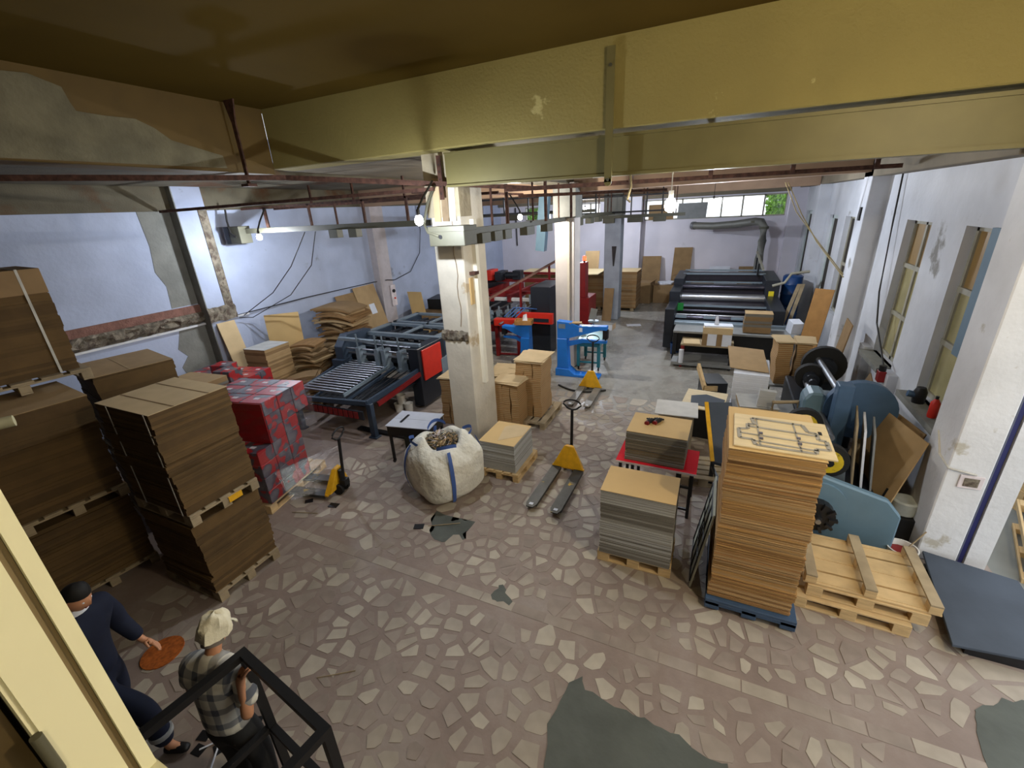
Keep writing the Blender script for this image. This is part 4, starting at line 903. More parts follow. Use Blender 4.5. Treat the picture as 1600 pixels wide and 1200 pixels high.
# ================================================================== STITCHING MACHINES
def stitcher(label, x, y, rz, small=False):
    t = thing('stitching_machine', label, 'machine', (x, y, 0), rz); s = .82 if small else 1; q = .62 if small else 1
    MB().prism([(-.2, 0), (.22, 0), (.14, .25), (.1, 1.0*s), (-.16, 1.0*s), (-.16, .3)], -.12, .12, 'y').build('column', m_blue, t, bevel=.012)
    if not small:
        MB().prism([(-.2, 0), (.95, 0), (.95, .05), (.3, .07), (.15, .2), (-.2, .2)], -.16, .16, 'y').build('base_foot', m_blue, t, bevel=.008)
    MB().prism([(-.16, 1.0*s), (.1, 1.0*s), (.95*q, 1.26*s), (1.1*q, 1.26*s), (1.1*q, 1.36*s), (.4*q, 1.34*s), (.2, 1.42*s), (-.16, 1.45*s)], -.1, .1, 'y').build('upper_arm', m_blue, t, bevel=.01)
    MB().prism([(.08, .9*s), (.5*q, 1.0*s), (1.1*q, .98*s), (1.1*q, .92*s), (.5*q, .9*s), (.1, .78*s)], -.05, .05, 'y').build('lower_arm', m_blue, t, bevel=.006)
    MB().b2(1.06*q-.06, 1.06*q+.06, -.07, .07, 1.04*s, 1.26*s).cyl((1.06*q, 0, .99*s), (1.06*q, 0, 1.04*s), .02, 8).build('stitch_head', m_darkmetal, t)
    MB().b2(-.12, .06, -.105, -.1, 1.26*s, 1.38*s).build('plate', m_machlight, t); MB().b2(.42*q, .42*q+.08, -.106, -.1, 1.2*s, 1.3*s).build('warning_label', m_paper, t)
    return t
m1 = stitcher('bright blue box stitching machine with a long arm before the middle column', -3.42, 10.38, 0.02)
MB().cyl((.75, 0, 1.37), (.75, 0, 1.45), .02, 8).lathe([(.13, 0), (.13, .03)], 16, (.75, 0, 1.45)).build('wire_reel', m_machlight, m1)
MB().prism([(.62, 1.5), (.78, 1.48), (.84, 1.75), (.68, 1.78)], .02, .035, 'y').build('mirror', m_slategrey, m1)
MB().box((.3, .0, 1.4), (.3, .16, .03), .2).build('tray', m_kraft, m1)
m2 = stitcher('smaller bright blue stitching machine with a scrap box on top, arm towards the red frame', -4.68, 10.8, PI-.05, True)
t = thing('wooden_tray', 'open wooden tray of wire scraps on the smaller blue stitcher', 'tray', (-4.70, 10.78, 1.19), .2)
MB().b2(-.24, .24, -.16, .16, 0, .02).b2(-.24, .24, -.16, -.14, .02, .12).b2(-.24, .24, .14, .16, .02, .12).b2(-.24, -.22, -.16, .16, .02, .12).b2(.22, .24, -.16, .16, .02, .12).build('tray_body', M('tray_wood', (186, 138, 82), .7), t)
MB().add([(-.05, -.02, .04), (.1, 0, .04), (.06, .1, .26), (-.02, .02, .24)], [(0, 1, 2, 3)]).build('paper_scrap', m_paper, t)
t = thing('red_frame_stand', 'red arched steel stand left of the smaller blue stitcher', 'stand', (-5.5, 11.4, 0), .1)
for sx in (-1, 1): MB().b2(sx*.34-.05, sx*.34+.05, -.08, .08, 0, .95).build('leg', m_darkred, t, bevel=.005)
MB().b2(-.39, .45, -.12, .12, .95, 1.15).build('crossbeam', m_red, t, bevel=.008); MB().b2(-.36, .36, -.04, .04, .04, .08).build('foot_bar', m_darkred, t)
# teal table
t = thing('teal_table', 'teal steel table on castors with a bright top beside the blue stitcher', 'table', (-2.93, 11.3, 0), .05)
MB().b2(-.32, .32, -.5, .5, .8, .83).build('tabletop', M('teal_top', (132, 178, 176), .3, .2), t, bevel=.004); MB().b2(-.3, .3, -.48, .48, .66, .8).build('apron', m_teal, t)
for sx in (-1, 1):
    for sy in (-1, 1):
        lg = MB().b2(sx*.27-.04, sx*.27+.04, sy*.44-.04, sy*.44+.04, .1, .66).build('leg', m_teal, t); MB().cyl((sx*.27-.015, sy*.44, .05), (sx*.27+.015, sy*.44, .05), .05, 10).b2(sx*.27-.02, sx*.27+.02, sy*.44-.02, sy*.44+.02, .06, .1).build('castor', m_rubber, lg)
MB().b2(-.27, .27, -.46, -.42, .2, .24).b2(-.27, .27, .42, .46, .2, .24).build('stretcher', m_teal, t)
t = MB().lathe([(.26, 0), (.27, .55), (.24, .6), (.05, .62)], 16).build('wire_drum', m_darkmetal, smooth=True, loc=(-4.05, 10.1, 0)); tag(t, 'dark round wire drum on the floor between the two blue stitchers', 'drum')
tag(MB().box((0, 0, .2), (.42, .4, .4)).box((0, 0, .41), (.44, .42, .02)).build('carton', m_kraft2, loc=(-4.0, 9.55, 0)), 'closed brown carton on the floor left of the blue stitcher', 'carton')
tag(MB().tube([(-3.3+.13*k, 9.55-.25*math.sin(k/9*PI), .025) for k in range(10)], .022, 8).build('floor_hose', m_cable, smooth=True), 'black hose looped on the floor before the blue stitcher', 'hose')
# ================================================================== GREY-BLUE SLITTING MACHINE (right wall)
t = thing('slitting_machine', 'old grey-blue cardboard slitting machine with yellow pulleys beside the tall ochre stack', 'machine', (0, 0, 0))
def rplate(x0, x1, z0, z1, c, y0, y1):
    return MB().prism([(x0, z0), (x1, z0), (x1, z1-c), (x1-c, z1), (x0+c, z1), (x0, z1-c)], y0, y1, 'y')
MB().prism([(1.15, .15), (2.2, .12), (2.2, .62), (2.05, .80), (1.35, 1.0), (1.15, 1.0)], 5.46, 5.56, 'y').build('front_guard', m_greyblue, t, bevel=.02)
MB().cyl((1.38, 5.46, .62), (1.38, 5.42, .62), .3, 28).build('hub_plate', m_greyblue, t, smooth=True)
hb = MB().cyl((1.38, 5.42, .52), (1.38, 5.3, .52), .19, 20)
for k in range(10):
    a = 2*PI*k/10; hb.box((1.38+.16*math.cos(a), 5.29, .52+.16*math.sin(a)), (.09, .05, .03), 0, 0, -a)
hb.cyl((1.38, 5.3, .52), (1.38, 5.22, .52), .05, 12); hb.build('fan_hub', m_black, t)
MB().cyl((1.38, 5.22, .52), (1.38, 5.2, .52), .03, 10).build('hub_nut', m_chrome, t)
MB().b2(1.2, 2.1, 5.6, 7.2, .1, .55).build('bed', m_machdark, t, bevel=.02)
for y in (5.9, 6.9): MB().prism([(1.25, .55), (1.75, .55), (1.7, .95), (1.55, 1.15), (1.35, 1.2)], y, y+.08, 'y').build('side_frame', M('side_frame_grey', (84, 92, 98), .5), t, bevel=.01)
for y, z, x in ((5.84, 1.0, 1.5), (6.5, 1.16, 1.3)):
    MB().cyl((x, y, z), (x, y+.09, z), .22, 24).build('belt_rim', m_rubber, t, smooth=True)
    MB().cyl((x, y-.03, z), (x, y+.1, z), .15, 20).build('yellow_pulley', M('pulley_yellow', (206, 176, 36), .5, wrgb=(90, 84, 40), wlo=.62, whi=.66, wscale=8), t, smooth=True)
    MB().cyl((x, y-.06, z), (x, y-.02, z), .05, 10).build('pulley_boss', m_darkmetal, t)
MB().b2(1.6, 1.78, 6.55, 6.75, .5, 1.75).build('blue_post', m_deepblue, t, bevel=.01)
MB().cyl((1.98, 6.9, 1.28), (1.98, 7.02, 1.28), .42, 28).build('rear_guard', m_deepblue, t, smooth=True); MB().prism([(1.32, .9), (1.62, .9), (1.62, 1.35), (1.55, 1.46), (1.39, 1.46), (1.32, 1.35)], 6.95, 7.3, 'y').build('rounded_cover', m_greyblue, t, bevel=.03)
for (x, y, z, r) in ((1.6, 8.3, 1.22, .22), (1.88, 8.9, 1.25, .34)):
    MB().cyl((x, y, z), (x, y+.12, z), r, 24).build('black_wheel', m_rubber, t, smooth=True); MB().cyl((x, y-.16, z), (x, y, z), r*.5, 16).cyl((x, y-.28, z), (x, y-.16, z), r*.28, 12).build('wheel_hub', m_machdark, t, smooth=True)
MB().cyl((1.78, 6.9, 1.42), (1.78, 9.0, 1.36), .045, 10).cyl((1.55, 6.2, 1.15), (1.55, 8.4, 1.15), .05, 10).build('drive_shaft', m_chrome, t, smooth=True)
MB().b2(1.35, 2.1, 7.4, 9.1, .05, .95).build('rear_bed', m_machdark, t, bevel=.02)
MB().prism([(1.4, .95), (1.85, .95), (1.8, 1.25), (1.45, 1.25)], 7.3, 7.7, 'y').build('bearing_block', m_machlight, t, bevel=.02)
MB().tube([(.98, 7.2, .95), (.98, 7.2, 1.15), (1.3, 7.2, 1.2), (1.32, 7.2, .95), (1.0, 7.2, .94)], .03, 6).build('guard_loop', m_pine_old, t)
MB().b2(.95, 1.35, 6.9, 7.9, .1, .9).build('side_table', m_slategrey, t, bevel=.01)
# boards leaning on the slitter and on the wall
def lean(label, pts, th, mat, name='board'):
    a, b, c, d = (Vector(p) for p in pts); d = a+(c-b); n = (b-a).cross(d-a).normalized()*th
    o = MB().add([a, b, c, d, a+n, b+n, c+n, d+n], [(0, 1, 2, 3), (7, 6, 5, 4), (0, 4, 5, 1), (1, 5, 6, 2), (2, 6, 7, 3), (3, 7, 4, 0)]).build(name, mat)
    return tag(o, label, 'board')
lean('tall pale board standing on edge, first of three beside the grey-blue slitter', [(1.93, 6.12, .0), (2.05, 6.75, 0), (1.88, 6.75, 1.42), (1.76, 6.12, 1.42)], .02, m_pine_old)
lean('tall white-edged board standing on edge, middle of three beside the grey-blue slitter', [(2.02, 6.08, .0), (2.14, 6.7, 0), (1.96, 6.7, 1.36), (1.84, 6.08, 1.36)], .025, m_paper)
lean('tall grey board standing on edge, last of three beside the grey-blue slitter', [(2.12, 6.06, .0), (2.24, 6.65, 0), (2.06, 6.65, 1.33), (1.94, 6.06, 1.33)], .02, m_slategrey)
slb = lean('wide kraft board with a hand slot leaning against the wall under the near window', [(1.86, 6.92, .02), (2.08, 5.78, .02), (2.47, 6.08, 1.30), (0, 0, 0)], .015, m_kraft)
lean('second kraft board leaning behind the slotted one under the near window', [(2.02, 7.2, .02), (2.2, 6.28, .02), (2.56, 6.42, 1.26), (0, 0, 0)], .015, m_kraft2)
q0, q1, q2 = Vector((1.86, 6.92, .02)), Vector((2.08, 5.78, .02)), Vector((2.47, 6.08, 1.30)); qc = q1+(q0-q1)*.13+(q2-q1)*.42; MB().bar(qc-(q2-q1)*.05, qc+(q2-q1)*.05, .035, .034, (q1-q0).cross(q2-q1)).build('hand_slot', m_black, slb)
lean('narrow dark kraft board leaning on the right wall between the two window bays', [(2.2, 9.95, .02), (2.24, 10.6, .02), (2.44, 10.6, 1.75), (2.42, 9.95, 1.75)], .02, m_kraft2)
lean('tall brown board leaning behind the slitter wheels below the far window', [(2.1, 8.3, .02), (2.2, 8.9, .02), (2.55, 8.9, 1.2), (2.5, 8.3, 1.2)], .02, m_kraft2)
t = MB().lathe([(.12, 0), (.15, .2), (.155, .22), (.14, .22), (.11, .03)], 18).build('paint_bucket', m_pipe, smooth=True, loc=(2.30, 5.48, 0)); tag(t, 'small white bucket with red paint and a stick at the foot of the door pilaster', 'bucket')
MB().cyl((0, 0, .15), (0, 0, .155), .125, 14).build('paint', m_darkred, t); MB().cyl((.02, .03, .1), (.2, .1, .42), .008, 6).build('stick', m_pine_old, t)
t = MB().lathe([(.13, 0), (.14, .16), (.12, .18)], 16).build('plastic_jar', M('clear_jar', (190, 196, 194), .15), smooth=True, loc=(2.42, 6.05, .35)); tag(t, 'pale plastic jar lying beyond the leaning kraft board by the pilaster', 'jar')
tag(MB().box((2.4, 6.02, .17), (.2, .3, .34)).build('crate', m_darkmetal), 'dark crate in the corner behind the door pilaster carrying a pale jar', 'crate')
# things on the window sills
t = thing('drill', 'dark blue and black hand tool standing on the near window sill', 'tool', (2.66, 7.2, 1.38), .3); MB().lathe([(.07, 0), (.075, .16), (.05, .22)], 10).build('tool_body', m_black, t, smooth=True); MB().cyl((0, 0, .1), (-.12, .05, .12), .045, 10).build('blue_grip', m_deepblue, t, smooth=True)
t = thing('fire_extinguisher', 'small red extinguisher standing on the near window sill', 'extinguisher', (2.66, 6.72, 1.38)); MB().lathe([(.045, 0), (.05, .02), (.05, .2), (.02, .25)], 12).build('cylinder_body', m_red, t, smooth=True); MB().cyl((0, 0, .25), (0, 0, .29), .018, 8).build('valve', m_black, t)
t = thing('control_box', 'red and black switch box hanging on a cable at the far window sill', 'switch box', (2.58, 8.48, 1.2)); MB().b2(-.05, .05, -.07, .07, 0, .18).build('box_body', m_darkred, t, bevel=.01); MB().cyl((0, 0, .18), (0, 0, .27), .05, 10).build('cap_knob', m_black, t)
tag(MB().tube([(2.7, 10.4, 4.5), (2.68, 10.2, 3.6), (2.66, 9.9, 2.4), (2.66, 9.6, 1.9), (2.64, 9.0, 1.6), (2.6, 8.5, 1.42)], .014, 6).build('wall_cable', m_cable), 'dark cable running down the right wall beside the far window', 'cable')
tag(MB().b2(2.63, 2.67, 6.24, 6.68, 2.24, 3.66).build('grey_board', m_bluecab), 'tall blue-grey board covering the near half of the near right window', 'board')
t = thing('junction_recess', 'broken square socket recess with dangling plaster on the door pilaster face', 'socket', (2.72, 5.625, 1.12)); MB().b2(-.1, .1, -.012, .0, -.08, .08).build('plaster_rim', m_cartonwhite, t, bevel=.004); MB().b2(-.06, .06, -.02, -.012, -.05, .05).build('recess', m_rubble, t)
tag(MB().tube([(2.5, 6.05, 1.5), (2.49, 5.85, 1.3), (2.5, 5.61, 1.26), (2.62, 5.61, 1.24), (2.74, 5.61, 1.22)], .012, 6).build('wall_cable', m_cablew), 'white cable bending round the door pilaster into the broken socket', 'cable')
tag(MB().b2(2.42, 2.45, 11.35, 11.45, 3.55, 3.8).build('wall_switch', m_darkmetal), 'small dark switch high on the right wall pilaster', 'switch')
tag(MB().tube([(1.15, 11.9, 4.35), (1.5, 11.9, 3.7), (1.9, 12.0, 3.1), (2.44, 11.6, 2.4)], .011, 6).tube([(1.1, 11.9, 4.35), (1.4, 11.95, 3.75), (1.85, 12.05, 3.2), (2.44, 11.65, 2.45)], .01, 6).build('hanging_cable', m_rope), 'pale loose cable hanging diagonally before the right wall windows', 'cable')
# ================================================================== PAPER, BUNDLES, PACKING TABLE (right middle)
stack('paper_stack', 'tall stack of white paper sheets on the floor between slitter and packing table', 'stack', .76, 8.75, 0, -.06, .56, .95, 1.18, 6, .02, .004, [m_paper], m_paper, .008, 71)
lean('curved kraft sheet lying on top of the white paper stack', [(.38, 8.5, 1.21), (1.0, 8.4, 1.2), (.95, 9.3, 1.34), (.36, 9.3, 1.36)], .012, m_kraft)
stack('paper_stack', 'low stack of frayed brown and grey sheets in front of the white paper stack', 'stack', .8, 7.62, 0, .08, .55, .55, .98, 4, .03, .02, [m_kraft, m_grb, m_grb2], m_grb3, .03, 72)
tag(MB().prism([(-.12, 0), (.1, 0), (.13, .26), (-.1, .28)], -.05, .05, 'y').build('paper_roll_end', m_grb3, loc=(.9, 7.4, .99)), 'grey felt pad standing on the frayed sheet stack', 'pad')
wavy('left of two tall narrow kraft blank bundles on the grey table by the orange board', 1.32, 9.75, .62, .1, .26, .5, .82, 1, 73, m_kraft3)
wavy('right of two tall narrow kraft blank bundles on the grey table by the orange board', 1.66, 9.75, .62, -.05, .26, .5, .82, 1, 74, m_kraft3)
t = thing('steel_table', 'grey steel table under the two narrow kraft bundles', 'table', (1.5, 9.75, 0)); MB().b2(-.4, .42, -.35, .35, .58, .62).build('tabletop', m_slategrey, t)
for sx in (-1, 1):
    for sy in (-1, 1): MB().b2(sx*.35-.025, sx*.35+.025, sy*.3-.025, sy*.3+.025, 0, .58).build('leg', m_boxgrey, t)
tag(MB().b2(1.95, 1.98, 9.3, 10.2, 0, 1.2).build('white_board', m_paper), 'thin white panel standing beside the two narrow kraft bundles', 'panel')
t = thing('packing_table', 'low packing table with white boxes and a lower shelf before the black printing machine', 'table', (-.2, 12.1, 0))
MB().b2(-.5, .75, -.35, .35, .6, .64).build('tabletop', m_pine_old, t); MB().b2(-.7, .75, -.35, .45, .06, .14).build('shelf', m_slategrey, t)
for x, y in ((-.46, -.3), (.7, -.3), (-.46, .3), (.7, .3)): MB().b2(x-.03, x+.03, y-.03, y+.03, 0, .6).build('leg', m_darkred if x < 0 else m_darkmetal, t)
tag(MB().cyl((-.66, 11.72, .14), (-.66, 11.72, .5), .06, 12).build('white_canister', m_paper, smooth=True), 'white canister standing on the packing table shelf by the red leg', 'canister')
for i, (x, l) in enumerate(((.02, 'white carton with brown bands on the packing table, left of two'), (.36, 'white carton with brown bands on the packing table, right of two'))):
    t = thing('banded_carton', l, 'carton', (x-.05, 11.95, .64)); MB().b2(-.165, .165, -.2, .2, 0, .3).build('carton_body', m_paper, t, bevel=.004); MB().b2(-.17, -.05, -.205, .205, 0, .302).build('brown_band', m_kraft2, t)
t = thing('open_carton', 'open white carton with paper sticking out on top of the banded cartons', 'carton', (.14, 11.95, .945)); MB().b2(-.34, .34, -.2, .2, 0, .16).build('carton_body', m_kraft3, t); MB().box((0, 0, .18), (.66, .3, .04), .1).prism([(-.1, .16), (.02, .16), (-.02, .42), (-.08, .4)], -.02, 0, 'y').build('paper', m_paper, t)
tag(MB().box((-.45, 11.95, .66), (.4, .45, .03), .1).build('board', m_kraft3), 'pale board lying on the left end of the packing table', 'board')
tag(MB().lathe([(.13, 0), (.15, .32), (.14, .32), (.12, .03)], 16).build('bucket', m_drum, smooth=True, loc=(-.9, 12.9, 0)), 'dark blue bucket on the floor at the left foot of the black printing machine', 'bucket')
stack('board_stack', 'upright grey-brown board bundle standing on the black machine feed table', 'stack', 1.05, 12.6, .86, 0, .62, .4, .5, 2, .05, .01, [m_grb2, m_kraft2], m_kraft, .01, 75)
t = thing('timber_crate', 'short pine crate piece with dark bin beside the white paper stack', 'crate', (.14, 9.5, 0), .3); MB().b2(-.2, .2, -.3, .3, 0, .6).build('bin', m_black, t); MB().bar((-.24, -.28, .5), (-.24, .3, .78), .05, .14).bar((-.24, -.28, .5), (.0, -.33, .5), .05, .1).build('timber', m_pine, t)
# ================================================================== BLACK PRINTING MACHINE
t = thing('printing_machine', 'long black three-tier carton printing machine with steel rollers at the rear right', 'machine', (0, 0, 0))
MB().b2(-1.28, -1.02, 13.1, 17.4, .1, 1.25).b2(-1.3, -1.0, 14.2, 15.4, 1.2, 1.55).b2(-1.3, -1.0, 15.4, 17.4, 1.2, 1.75).build('side_cabinet', m_machdark, t, bevel=.015)
MB().b2(1.35, 1.7, 13.1, 17.4, .1, 1.3).b2(1.32, 1.7, 15.2, 17.4, 1.25, 1.75).build('side_cabinet', m_machdark, t, bevel=.015)
for (y0, y1, z0, z1) in ((16.6, 17.3, 1.5, 1.72), (15.5, 16.4, 1.15, 1.45), (14.3, 15.2, .85, 1.1)):
    MB().b2(-1.05, 1.38, y0, y1, z0, z1).build('tier_body', M('machine_purple_black', (40, 36, 46), .35), t, bevel=.012)
    MB().b2(-1.1, 1.4, y0-.06, y0, z1, z1+.05).b2(-1.1, 1.4, y1, y1+.06, z1+.02, z1+.07).build('top_rail', m_machlight, t)
for y, z, r in ((15.45, 1.5, .07), (15.25, 1.2, .13), (14.9, 1.05, .05), (14.2, .98, .05), (13.9, .92, .035), (13.6, .9, .08)):
    MB().cyl((-1.03, y, z), (1.35, y, z), r, 14).build('roller', m_chrome if r in (.13, .035) else M('roller_dark', (74, 72, 84), .3, .6), t, smooth=True)
MB().b2(-1.0, 1.9, 13.0, 13.25, .82, .92).build('front_beam', m_machlight, t, bevel=.01); MB().b2(-.95, 1.95, 12.3, 13.0, .78, .84).build('feed_table', m_slategrey, t, bevel=.006)
MB().b2(-.9, 1.85, 12.5, 12.6, .2, .78).build('front_panel', m_black, t)
for x in (-.85, -.1, .6): MB().box((x, 13.3, 1.0), (.3, .12, .05)).build('feed_clamp', m_machlight, t)
for x, y in ((-.9, 12.45), (1.8, 12.45)): MB().b2(x-.05, x+.05, y-.05, y+.05, 0, .78).build('leg', m_black, t)
MB().b2(-1.02, -.86, 14.1, 14.16, 1.0, 1.22).build('green_tag', M('green_tag', (28, 128, 54), .6), t)
for x in (-1.15, 1.5): MB().b2(x-.07, x+.07, 15.16, 15.2, 1.3, 1.44).build('yellow_plate', M('yellow_plate', (220, 200, 40), .5), t)
MB().tube([(1.15, 17.6, 0), (1.15, 17.6, 2.15)], .03, 6).build('hood_post', m_darkmetal, t); MB().tube([(1.15, 16.4, 1.7), (1.15, 16.4, 2.1)], .03, 6).build('hood_post', m_darkmetal, t); MB().bar((1.15, 18.0, 2.3), (1.25, 15.9, 1.98), .06, .06).build('hood_bar', m_frame, t)
MB().tube([(1.5, 15.2, 1.6), (1.8, 15.2, 1.7), (1.95, 15.3, 1.95), (2.4, 15.4, 2.0)], .04, 8).build('white_chute', m_frame, t, smooth=True)
# extraction duct
t = thing('extraction_duct', 'grey round extraction duct bending down the rear wall above the printing machine', 'duct', (0, 0, 0))
pts = [(-1.15, 20.6, 3.12), (-.4, 20.2, 3.1), (.4, 19.6, 3.17), (1.0, 19.15, 3.26), (1.2, 19.02, 3.24), (1.31, 18.95, 3.05), (1.31, 18.9, 2.6), (1.27, 18.6, 2.0), (1.27, 18.5, .2)]
MB().tube(pts, .14, 14).build('duct_pipe', m_duct, t, smooth=True)
for p in (pts[3], pts[5]): MB().lathe([(.155, -.04), (.155, .04)], 14, p).build('duct_collar', m_boxgrey, t)
MB().cyl((-1.2, 20.65, 3.12), (-1.1, 20.57, 3.12), .16, 14).build('foil_end', m_chrome, t)
MB().b2(.95, 1.6, 18.2, 18.9, 0, .6).build('fan_box', m_machdark, t)
# drums, orange board, plank beside the door
for z, l in ((0, 'blue plastic drum on the floor beside the white door, lower of two'), (.92, 'blue plastic drum standing on another beside the white door')):
    d = MB().lathe([(.24, 0), (.27, .04), (.27, .3), (.285, .33), (.27, .36), (.27, .6), (.285, .63), (.27, .66), (.27, .86), (.22, .9)], 20).build('blue_drum', m_drum, smooth=True, loc=(2.1, 16.0, z)); tag(d, l, 'drum'); MB().cyl((.1, 0, .9), (.1, 0, .92), .04, 10).build('bung', m_black, d)
lean('tall orange-brown board leaning at the right wall behind the kraft bundles', [(1.95, 12.4, .02), (2.3, 12.2, .02), (2.5, 12.35, 2.0), (2.2, 12.75, 2.05)], .03, M('orange_board', (164, 120, 66), .7, var=.08))
for i in range(2): lean(['pale plank leaning against the door, left of two', 'pale plank leaning against the door, right of two'][i], [(1.75+.18*i, 15.0, .02), (1.85+.18*i, 15.0, .02), (2.28+.1*i, 15.6, 1.6), (2.18+.1*i, 15.6, 1.6)], .03, m_pine_old, 'plank')
tag(MB().box((0, 0, .15), (.25, .3, .3), .3, .2).build('plastic_bag', m_paper, loc=(1.9, 12.75, .84)), 'crumpled white plastic bag at the right end of the feed table', 'bag')
# ================================================================== REAR STACKS AND CARDBOARD
pallet('low pallet under the dark carton stack at the far column', -3.6, 18.6, 0, 0, 1.2, 1.0, m_pine_old)
stack('cardboard_stack', 'dark brown stack with a pale top sheet right of the far grey column', 'stack', -3.55, 18.6, .144, 0, 1.25, 1.1, 1.45, 4, .05, .01, [m_kraft2, m_edge2], m_kraft3, .01, 81)
pallet('low pallet under the wide dark stack between the columns at the rear', -5.1, 18.6, 0, 0, 1.5, 1.0, m_pine_old)
stack('cardboard_stack', 'wide dark brown stack with a pale overhanging top between the columns at the rear', 'stack', -5.1, 18.6, .144, 0, 1.7, 1.1, 1.35, 4, .05, .01, [m_kraft2, m_edge2], m_kraft3, .01, 82)
tag(MB().b2(-7.8, -4.3, 17.3, 18.9, 1.56, 1.60).build('plywood_sheet', m_plywood), 'long pale plywood sheets lying over the rear stacks behind the folding machine', 'sheet')
tag(MB().b2(-7.7, -6.1, 17.9, 18.8, 0, 1.555).build('trestle_stack', m_kraft2), 'brown block of boards under the plywood sheets behind the folding machine', 'stack')
lean('kraft board standing on the rear stack against the wall', [(-5.3, 19.0, 1.52), (-4.7, 19.0, 1.52), (-4.7, 19.15, 2.3), (-5.3, 19.15, 2.3)], .02, m_kraft)
lean('tall kraft board leaning on the far grey column', [(-3.85, 16.2, .02), (-3.5, 16.2, .02), (-3.47, 16.5, 1.2), (-3.85, 16.5, 1.2)], .03, m_kraft2)
lean('tall kraft board leaning on the rear wall, highest of the leaning boards', [(-1.95, 21.05, .02), (-1.2, 21.05, .02), (-1.13, 21.3, 2.2), (-1.87, 21.3, 2.2)], .02, m_kraft2)
lean('brown carton sheet with torn plastic at the rear wall near the corner pilaster', [(-3.2, 20.9, .02), (-2.4, 20.9, .02), (-2.4, 21.2, 1.85), (-3.1, 21.2, 1.85)], .05, m_kraft2)
def open_box(label, x, y, z, rz, s, mat, flaps=True):
    t = thing('cardboard_box', label, 'box', (x, y, z), rz); a, b, c = s
    MB().b2(-a/2, a/2, -b/2, b/2, 0, c).build('box_body', mat, t, bevel=.004)
    if flaps:
        for sx in (-1, 1): MB().bar((sx*a/2, 0, c), (sx*(a/2+.1), 0, c+.08), b*.95, .006, (0, 0, 1)).build('flap', m_kraft, t)
    return t
open_box('open brown carton with white paper scraps on top at the rear wall', -2.1, 20.4, 0, .1, (.9, .8, .75), m_kraft2)
tag(MB().box((-2.1, 20.4, .8), (.5, .4, .06), .4, .15).box((-1.9, 20.3, .84), (.3, .3, .05), -.4, .2).build('paper_heap', m_paper), 'heap of white paper scraps on the open brown carton at the rear wall', 'paper')
open_box('brown carton beside the scrap carton at the rear wall', -2.9, 20.1, 0, -.15, (.7, .7, .9), m_kraft2)
open_box('brown carton leaning low before the rear wall left of the printing machine', -1.5, 20.7, 0, .0, (.6, .5, 1.1), m_kraft2, False)
open_box('wide low carton on the rear wall behind the printing machine', -.6, 20.6, 0, .05, (.9, .6, .95), m_kraft2)
lean('white board with two dark holes leaning on the rear wall behind the printing machine', [(-.35, 20.8, .02), (.45, 20.8, .02), (.42, 21.25, 1.4), (-.3, 21.25, 1.4)], .03, m_paper)
lean('small kraft board leaning on the rear wall left of the duct', [(.75, 20.8, .02), (1.4, 20.8, .02), (1.4, 21.2, 1.4), (.9, 21.2, 1.4)], .03, m_kraft2)
lean('brown board propped inside the long rear window, left one', [(-3.1, 21.38, 3.38), (-2.05, 21.38, 3.38), (-2.05, 21.39, 4.0), (-3.1, 21.39, 4.0)], .01, m_kraft2)
lean('grey board propped inside the long rear window, right one', [(-1.9, 21.38, 3.38), (-.75, 21.38, 3.38), (-.72, 21.39, 4.0), (-1.9, 21.39, 4.0)], .01, m_slategrey)
tag(MB().box((-2.6, 15.9, .003), (.5, .3, .004), .3).build('paper_sheet', m_paper), 'white paper sheet lying on the grey floor of the far aisle', 'paper')
tag(MB().cyl((-4.2, 16.3, 0), (-4.2, 16.3, .55), .07, 12).build('red_extinguisher', m_darkred, smooth=True), 'red fire extinguisher standing left of the far grey column', 'extinguisher')
open_box('crumpled pale cartons low between the middle and far columns', -3.3, 13.4, 0, .2, (.9, .7, .5), m_grb3)
# ================================================================== LEFT WALL CARDBOARD
lean('pale kraft board with small print leaning by the grey pilaster of the left wall', [(-9.62, 5.92, .02), (-9.62, 6.33, .02), (-10.07, 6.33, 2.08), (0, 0, 0)], .03, m_kraft3)
lean('square ochre board standing upright behind the sheet piles at the left wall', [(-9.98, 6.98, .3), (-9.42, 7.52, .3), (-9.46, 7.6, 2.02), (0, 0, 0)], .02, m_tan)
lean('brown back board leaning on the left wall, wide left one behind the tilted pile', [(-9.7, 9.6, .2), (-9.7, 10.4, .2), (-10.28, 10.4, 1.98), (-10.28, 9.5, 1.9)], .02, m_kraft2)
b = lean('tall brown board with a white label leaning beside the pinkish pilaster', [(-9.7, 10.35, .2), (-9.7, 11.3, .2), (-10.28, 11.3, 2.1), (-10.28, 10.35, 2.05)], .02, m_kraft)
MB().add([(-9.985, 10.75, 1.22), (-9.985, 11.0, 1.22), (-10.083, 11.0, 1.53), (-10.083, 10.75, 1.53)], [(0, 1, 2, 3)]).build('paper_label', m_paper, b)
lean('narrow ochre board leaning on the left wall just before the front column', [(-9.1, 11.8, .02), (-8.5, 11.8, .02), (-9.5, 12.8, 1.57), (0, 0, 0)], .02, m_tan)
tag(MB().b2(-9.6, -8.6, 12.2, 14.4, 0, .9).build('board_block', m_kraft2), 'low brown block of boards at the left wall beyond the gluing machine', 'stack')
tag(MB().box((-9.1, 13.6, 1.1), (.9, 1.0, .36), .2).build('dark_carton', m_darkmetal), 'dark carton with a pale lid on the low brown block at the left wall', 'carton')
